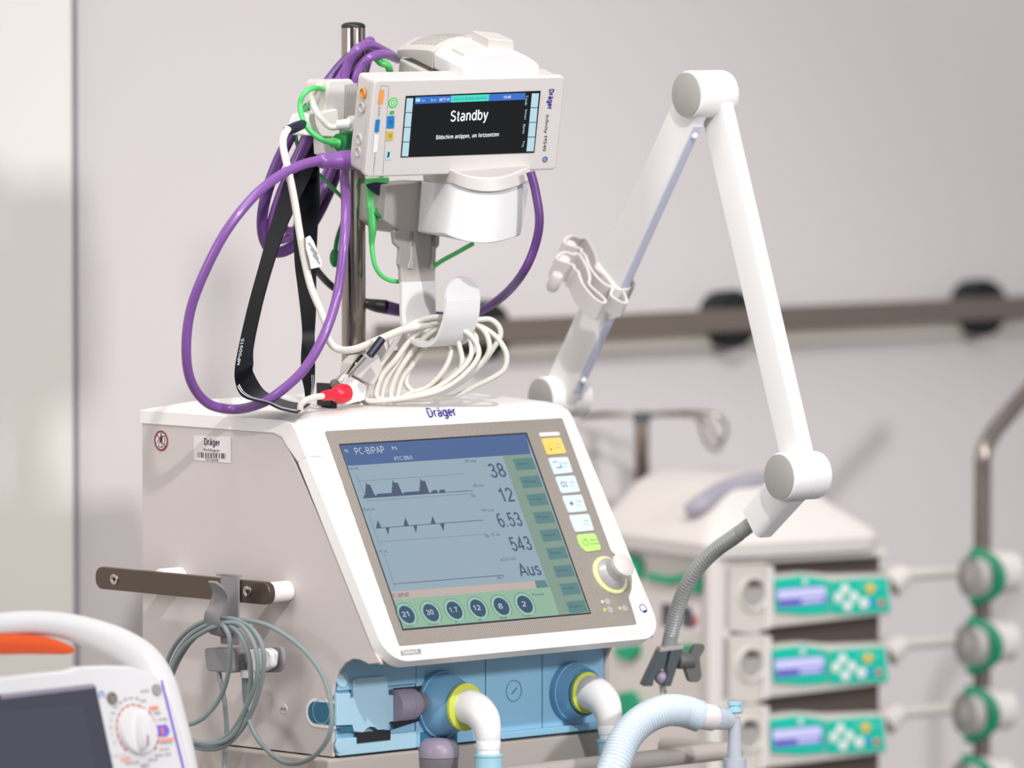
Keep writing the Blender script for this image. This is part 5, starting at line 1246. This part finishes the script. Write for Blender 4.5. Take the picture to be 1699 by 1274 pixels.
# ------------------------------------------------------------------ defibrillator in the foreground
DY = yawdir(45); DB = backdir(45); tl = math.radians(17)
DU = Z * math.cos(tl) + DB * math.sin(tl)
dp_ = Plane(P(165, 1180, 8.80), DY, DU)
de = thing('defibrillator', 'white portable defibrillator with orange grip and dark screen in the foreground', 'defibrillator', P(60, 1420, 8.9))
kd = K(0, 980, 4.333)
m = MB(); bodyd = [(-200, 1460), (-200, 1145), (0, 1122), (50, 1116), (115, 1110), (125, 1104), (178, 1102), (215, 1103), (247, 1110), (268, 1128), (285, 1160), (300, 1205), (318, 1274), (360, 1460)]
m.prism(dp_, [dp_.loc(*q) for q in bodyd][::-1], -.13, 0, 'plastic_bright'); m.build('casing', de, .006, 4)
m = MB()
hpts = [((-120, 1060), .016), ((-60, 1043), .014), ((0, 1036), .0135), ((50, 1033), .014), ((100, 1037), .015), ((150, 1050), .0175), ((200, 1072), .021), ((236, 1100), .024), ((258, 1140), .026), ((272, 1190), .026), ((287, 1250), .026), ((300, 1320), .026)]
m.tube([dp_.at(*q, -.045) for q, r in hpts], [r for q, r in hpts], 'plastic_bright', n=24, sub=5); m.build('handle', de)
m = MB(); gpts = [((-130, 1082), .004), ((-100, 1078), .010), ((-40, 1070), .013), ((20, 1068), .0125), ((70, 1070), .011), ((105, 1076), .007), ((124, 1079), .002)]
m.tube([dp_.at(*q, -.045) for q, r in gpts], [r for q, r in gpts], 'orange', n=20, sub=5); m.build('orange_grip', de)
m = MB(); m.px(dp_, [kd(*q) for q in ((-300, 780), (0, 745), (670, 670), (685, 690), (815, 1290), (-300, 1290))][::-1], .0008, 'bezel_navy'); m.px(dp_, [kd(*q) for q in ((-300, 920), (0, 870), (590, 815), (690, 1290), (-300, 1290))][::-1], .0012, 'screen_off')
m.px(dp_, [kd(*q) for q in ((0, 745), (670, 672), (678, 700), (0, 780))][::-1], .0012, 'lavender')
m.text(dp_, 'NIHON KOHDEN', *kd(470, 758), 32, 6, 'ink_grey', .0015) if False else None
m.build('display', de)
m = MB(); kcx, kcy = kd(985, 1010)
c = dp_.loc(kcx, kcy)
m.disc(dp_, c, .0325, .0008, 'salmon', r_in=.0312, a0=-50, a1=225, k=50)
for i in range(17):
    a = math.radians(-45 + i * 16.5); m.disc(dp_, (c[0] + .0318 * math.cos(a), c[1] + .0318 * math.sin(a)), .0013, .0011, 'ink_red', k=8)
for i, s_ in enumerate(('5', '7', '8', '9', '10', '15', '20', '30', '50', '70', '100')):
    a = math.radians(196 - i * 13.4); x_, y_ = proj(dp_.w(c[0] + .040 * math.cos(a), c[1] + .040 * math.sin(a), 0)); m.text(dp_, s_, x_ - 1.5 * len(s_), y_ + 3, 3.2 * len(s_), 5, 'ink_grey', .0009)
def dt(s_, x, y, ww, hh, mm='ink_grey'): m.text(dp_, s_, *kd(x, y), ww / 4.333, hh / 4.333, mm, .0012)
def dq(q, mm): m.px(dp_, [kd(*a) for a in q][::-1], .0008, mm)
dq([(1068, 835), (1135, 822), (1140, 855), (1072, 865)], 'pink_mark'); dt('150', 1080, 860, 45, 24, 'salmon'); dt('200', 1105, 895, 48, 24); dt('270J', 1135, 945, 62, 26)
dq([(1125, 970), (1190, 960), (1215, 990), (1215, 1025), (1195, 1048), (1135, 1050)], 'stripe_violet'); dt('1', 1158, 1035, 18, 50, 'salmon')
dq([(1135, 1065), (1250, 1052), (1250, 1078), (1135, 1092)], 'pink_mark'); dt('MONITOR', 1155, 1110, 84, 22); dt('PACING', 1150, 1155, 66, 22); dt('BASIC TEST', 1115, 1198, 118, 22)
dq([(865, 1205), (925, 1190), (940, 1215), (875, 1230)], 'pink_mark'); dt('ANALYZE', 900, 1255, 100, 24); dt('SETUP', 1065, 1232, 66, 22); dt('AED', 1010, 1275, 60, 26); dt('LEVEL', 1010, 735, 64, 22)
m.line(dp_, kd(795, 1190), kd(900, 1180), .8, .0009, 'ink_grey')
c2 = dp_.loc(*kd(728, 748)); m.disc(dp_, c2, .0045, .0009, 'key_blue', r_in=.0028, a0=-60, a1=240)
m.line(dp_, kd(1158, 640), kd(1320, 1290), 4.5, .0010, 'stripe_violet'); m.build('panel_print', de)
m = MB(); cw = dp_.at(*kd(985, 1012)); m.rev(cw, dp_.N, [(0, .0290), (.003, .0290), (.006, .027), (.0065, .001)], 'plastic_bright', 40); 
# finger bar across the knob
kpl = Plane(cw + dp_.N * .0062, dp_.X * math.cos(.25) + dp_.Y * -math.sin(.25), dp_.Y * math.cos(.25) + dp_.X * math.sin(.25))
rings = []
for z_, sc in ((0, 1), (.010, .9), (.013, .7)): rings.append([kpl.w(x_ * sc, y_ * sc, z_) for x_, y_ in [(.0085 * math.cos(a_), .027 * math.sin(a_)) for a_ in [2 * math.pi * i / 24 for i in range(24)]]])
m.loft(rings, 'plastic_bright'); m.flat(kpl, [(-.0008, -.022), (.0008, -.022), (.0008, -.008), (-.0008, -.008)], .0134, 'ink_red'); m.build('energy_dial', de)
m = MB(); m.rev(dp_.at(*kd(802, 775)), dp_.N, [(0, .0078), (.002, .0078), (.0022, .006), (.0010, .0055), (.0010, .001)], 'steel', 24); m.build('indicator_screw', de)
m = MB(); m.rev(dp_.at(*kd(1123, 713)), dp_.N, [(0, .0075), (.002, .007), (.0022, .001)], 'cap_grey', 24); m.build('level_button', de)
zbot = min((dp_.w(*dp_.loc(*q), -.13)).z for q in bodyd)
zb2 = min((dp_.w(*dp_.loc(*q), 0)).z for q in bodyd)
dc = P(60, 1400, 8.93)
m = MB(); stp = Plane(Vector((dc.x, dc.y, 0)), DY, DB); m.box(stp, -.22, .16, -.14, .20, min(zbot, zb2) - .03, min(zbot, zb2) - .001, 'trolley_grey')
for x_, y_ in ((-.20, -.12), (.14, -.12), (-.20, .18), (.14, .18)): m.cyl(stp.w(x_, y_, .0), stp.w(x_, y_, min(zbot, zb2) - .02), .012, 'pole_dark')
tag(m.build('side_table', None, .002), 'grey side table below the picture carrying the defibrillator', 'table')
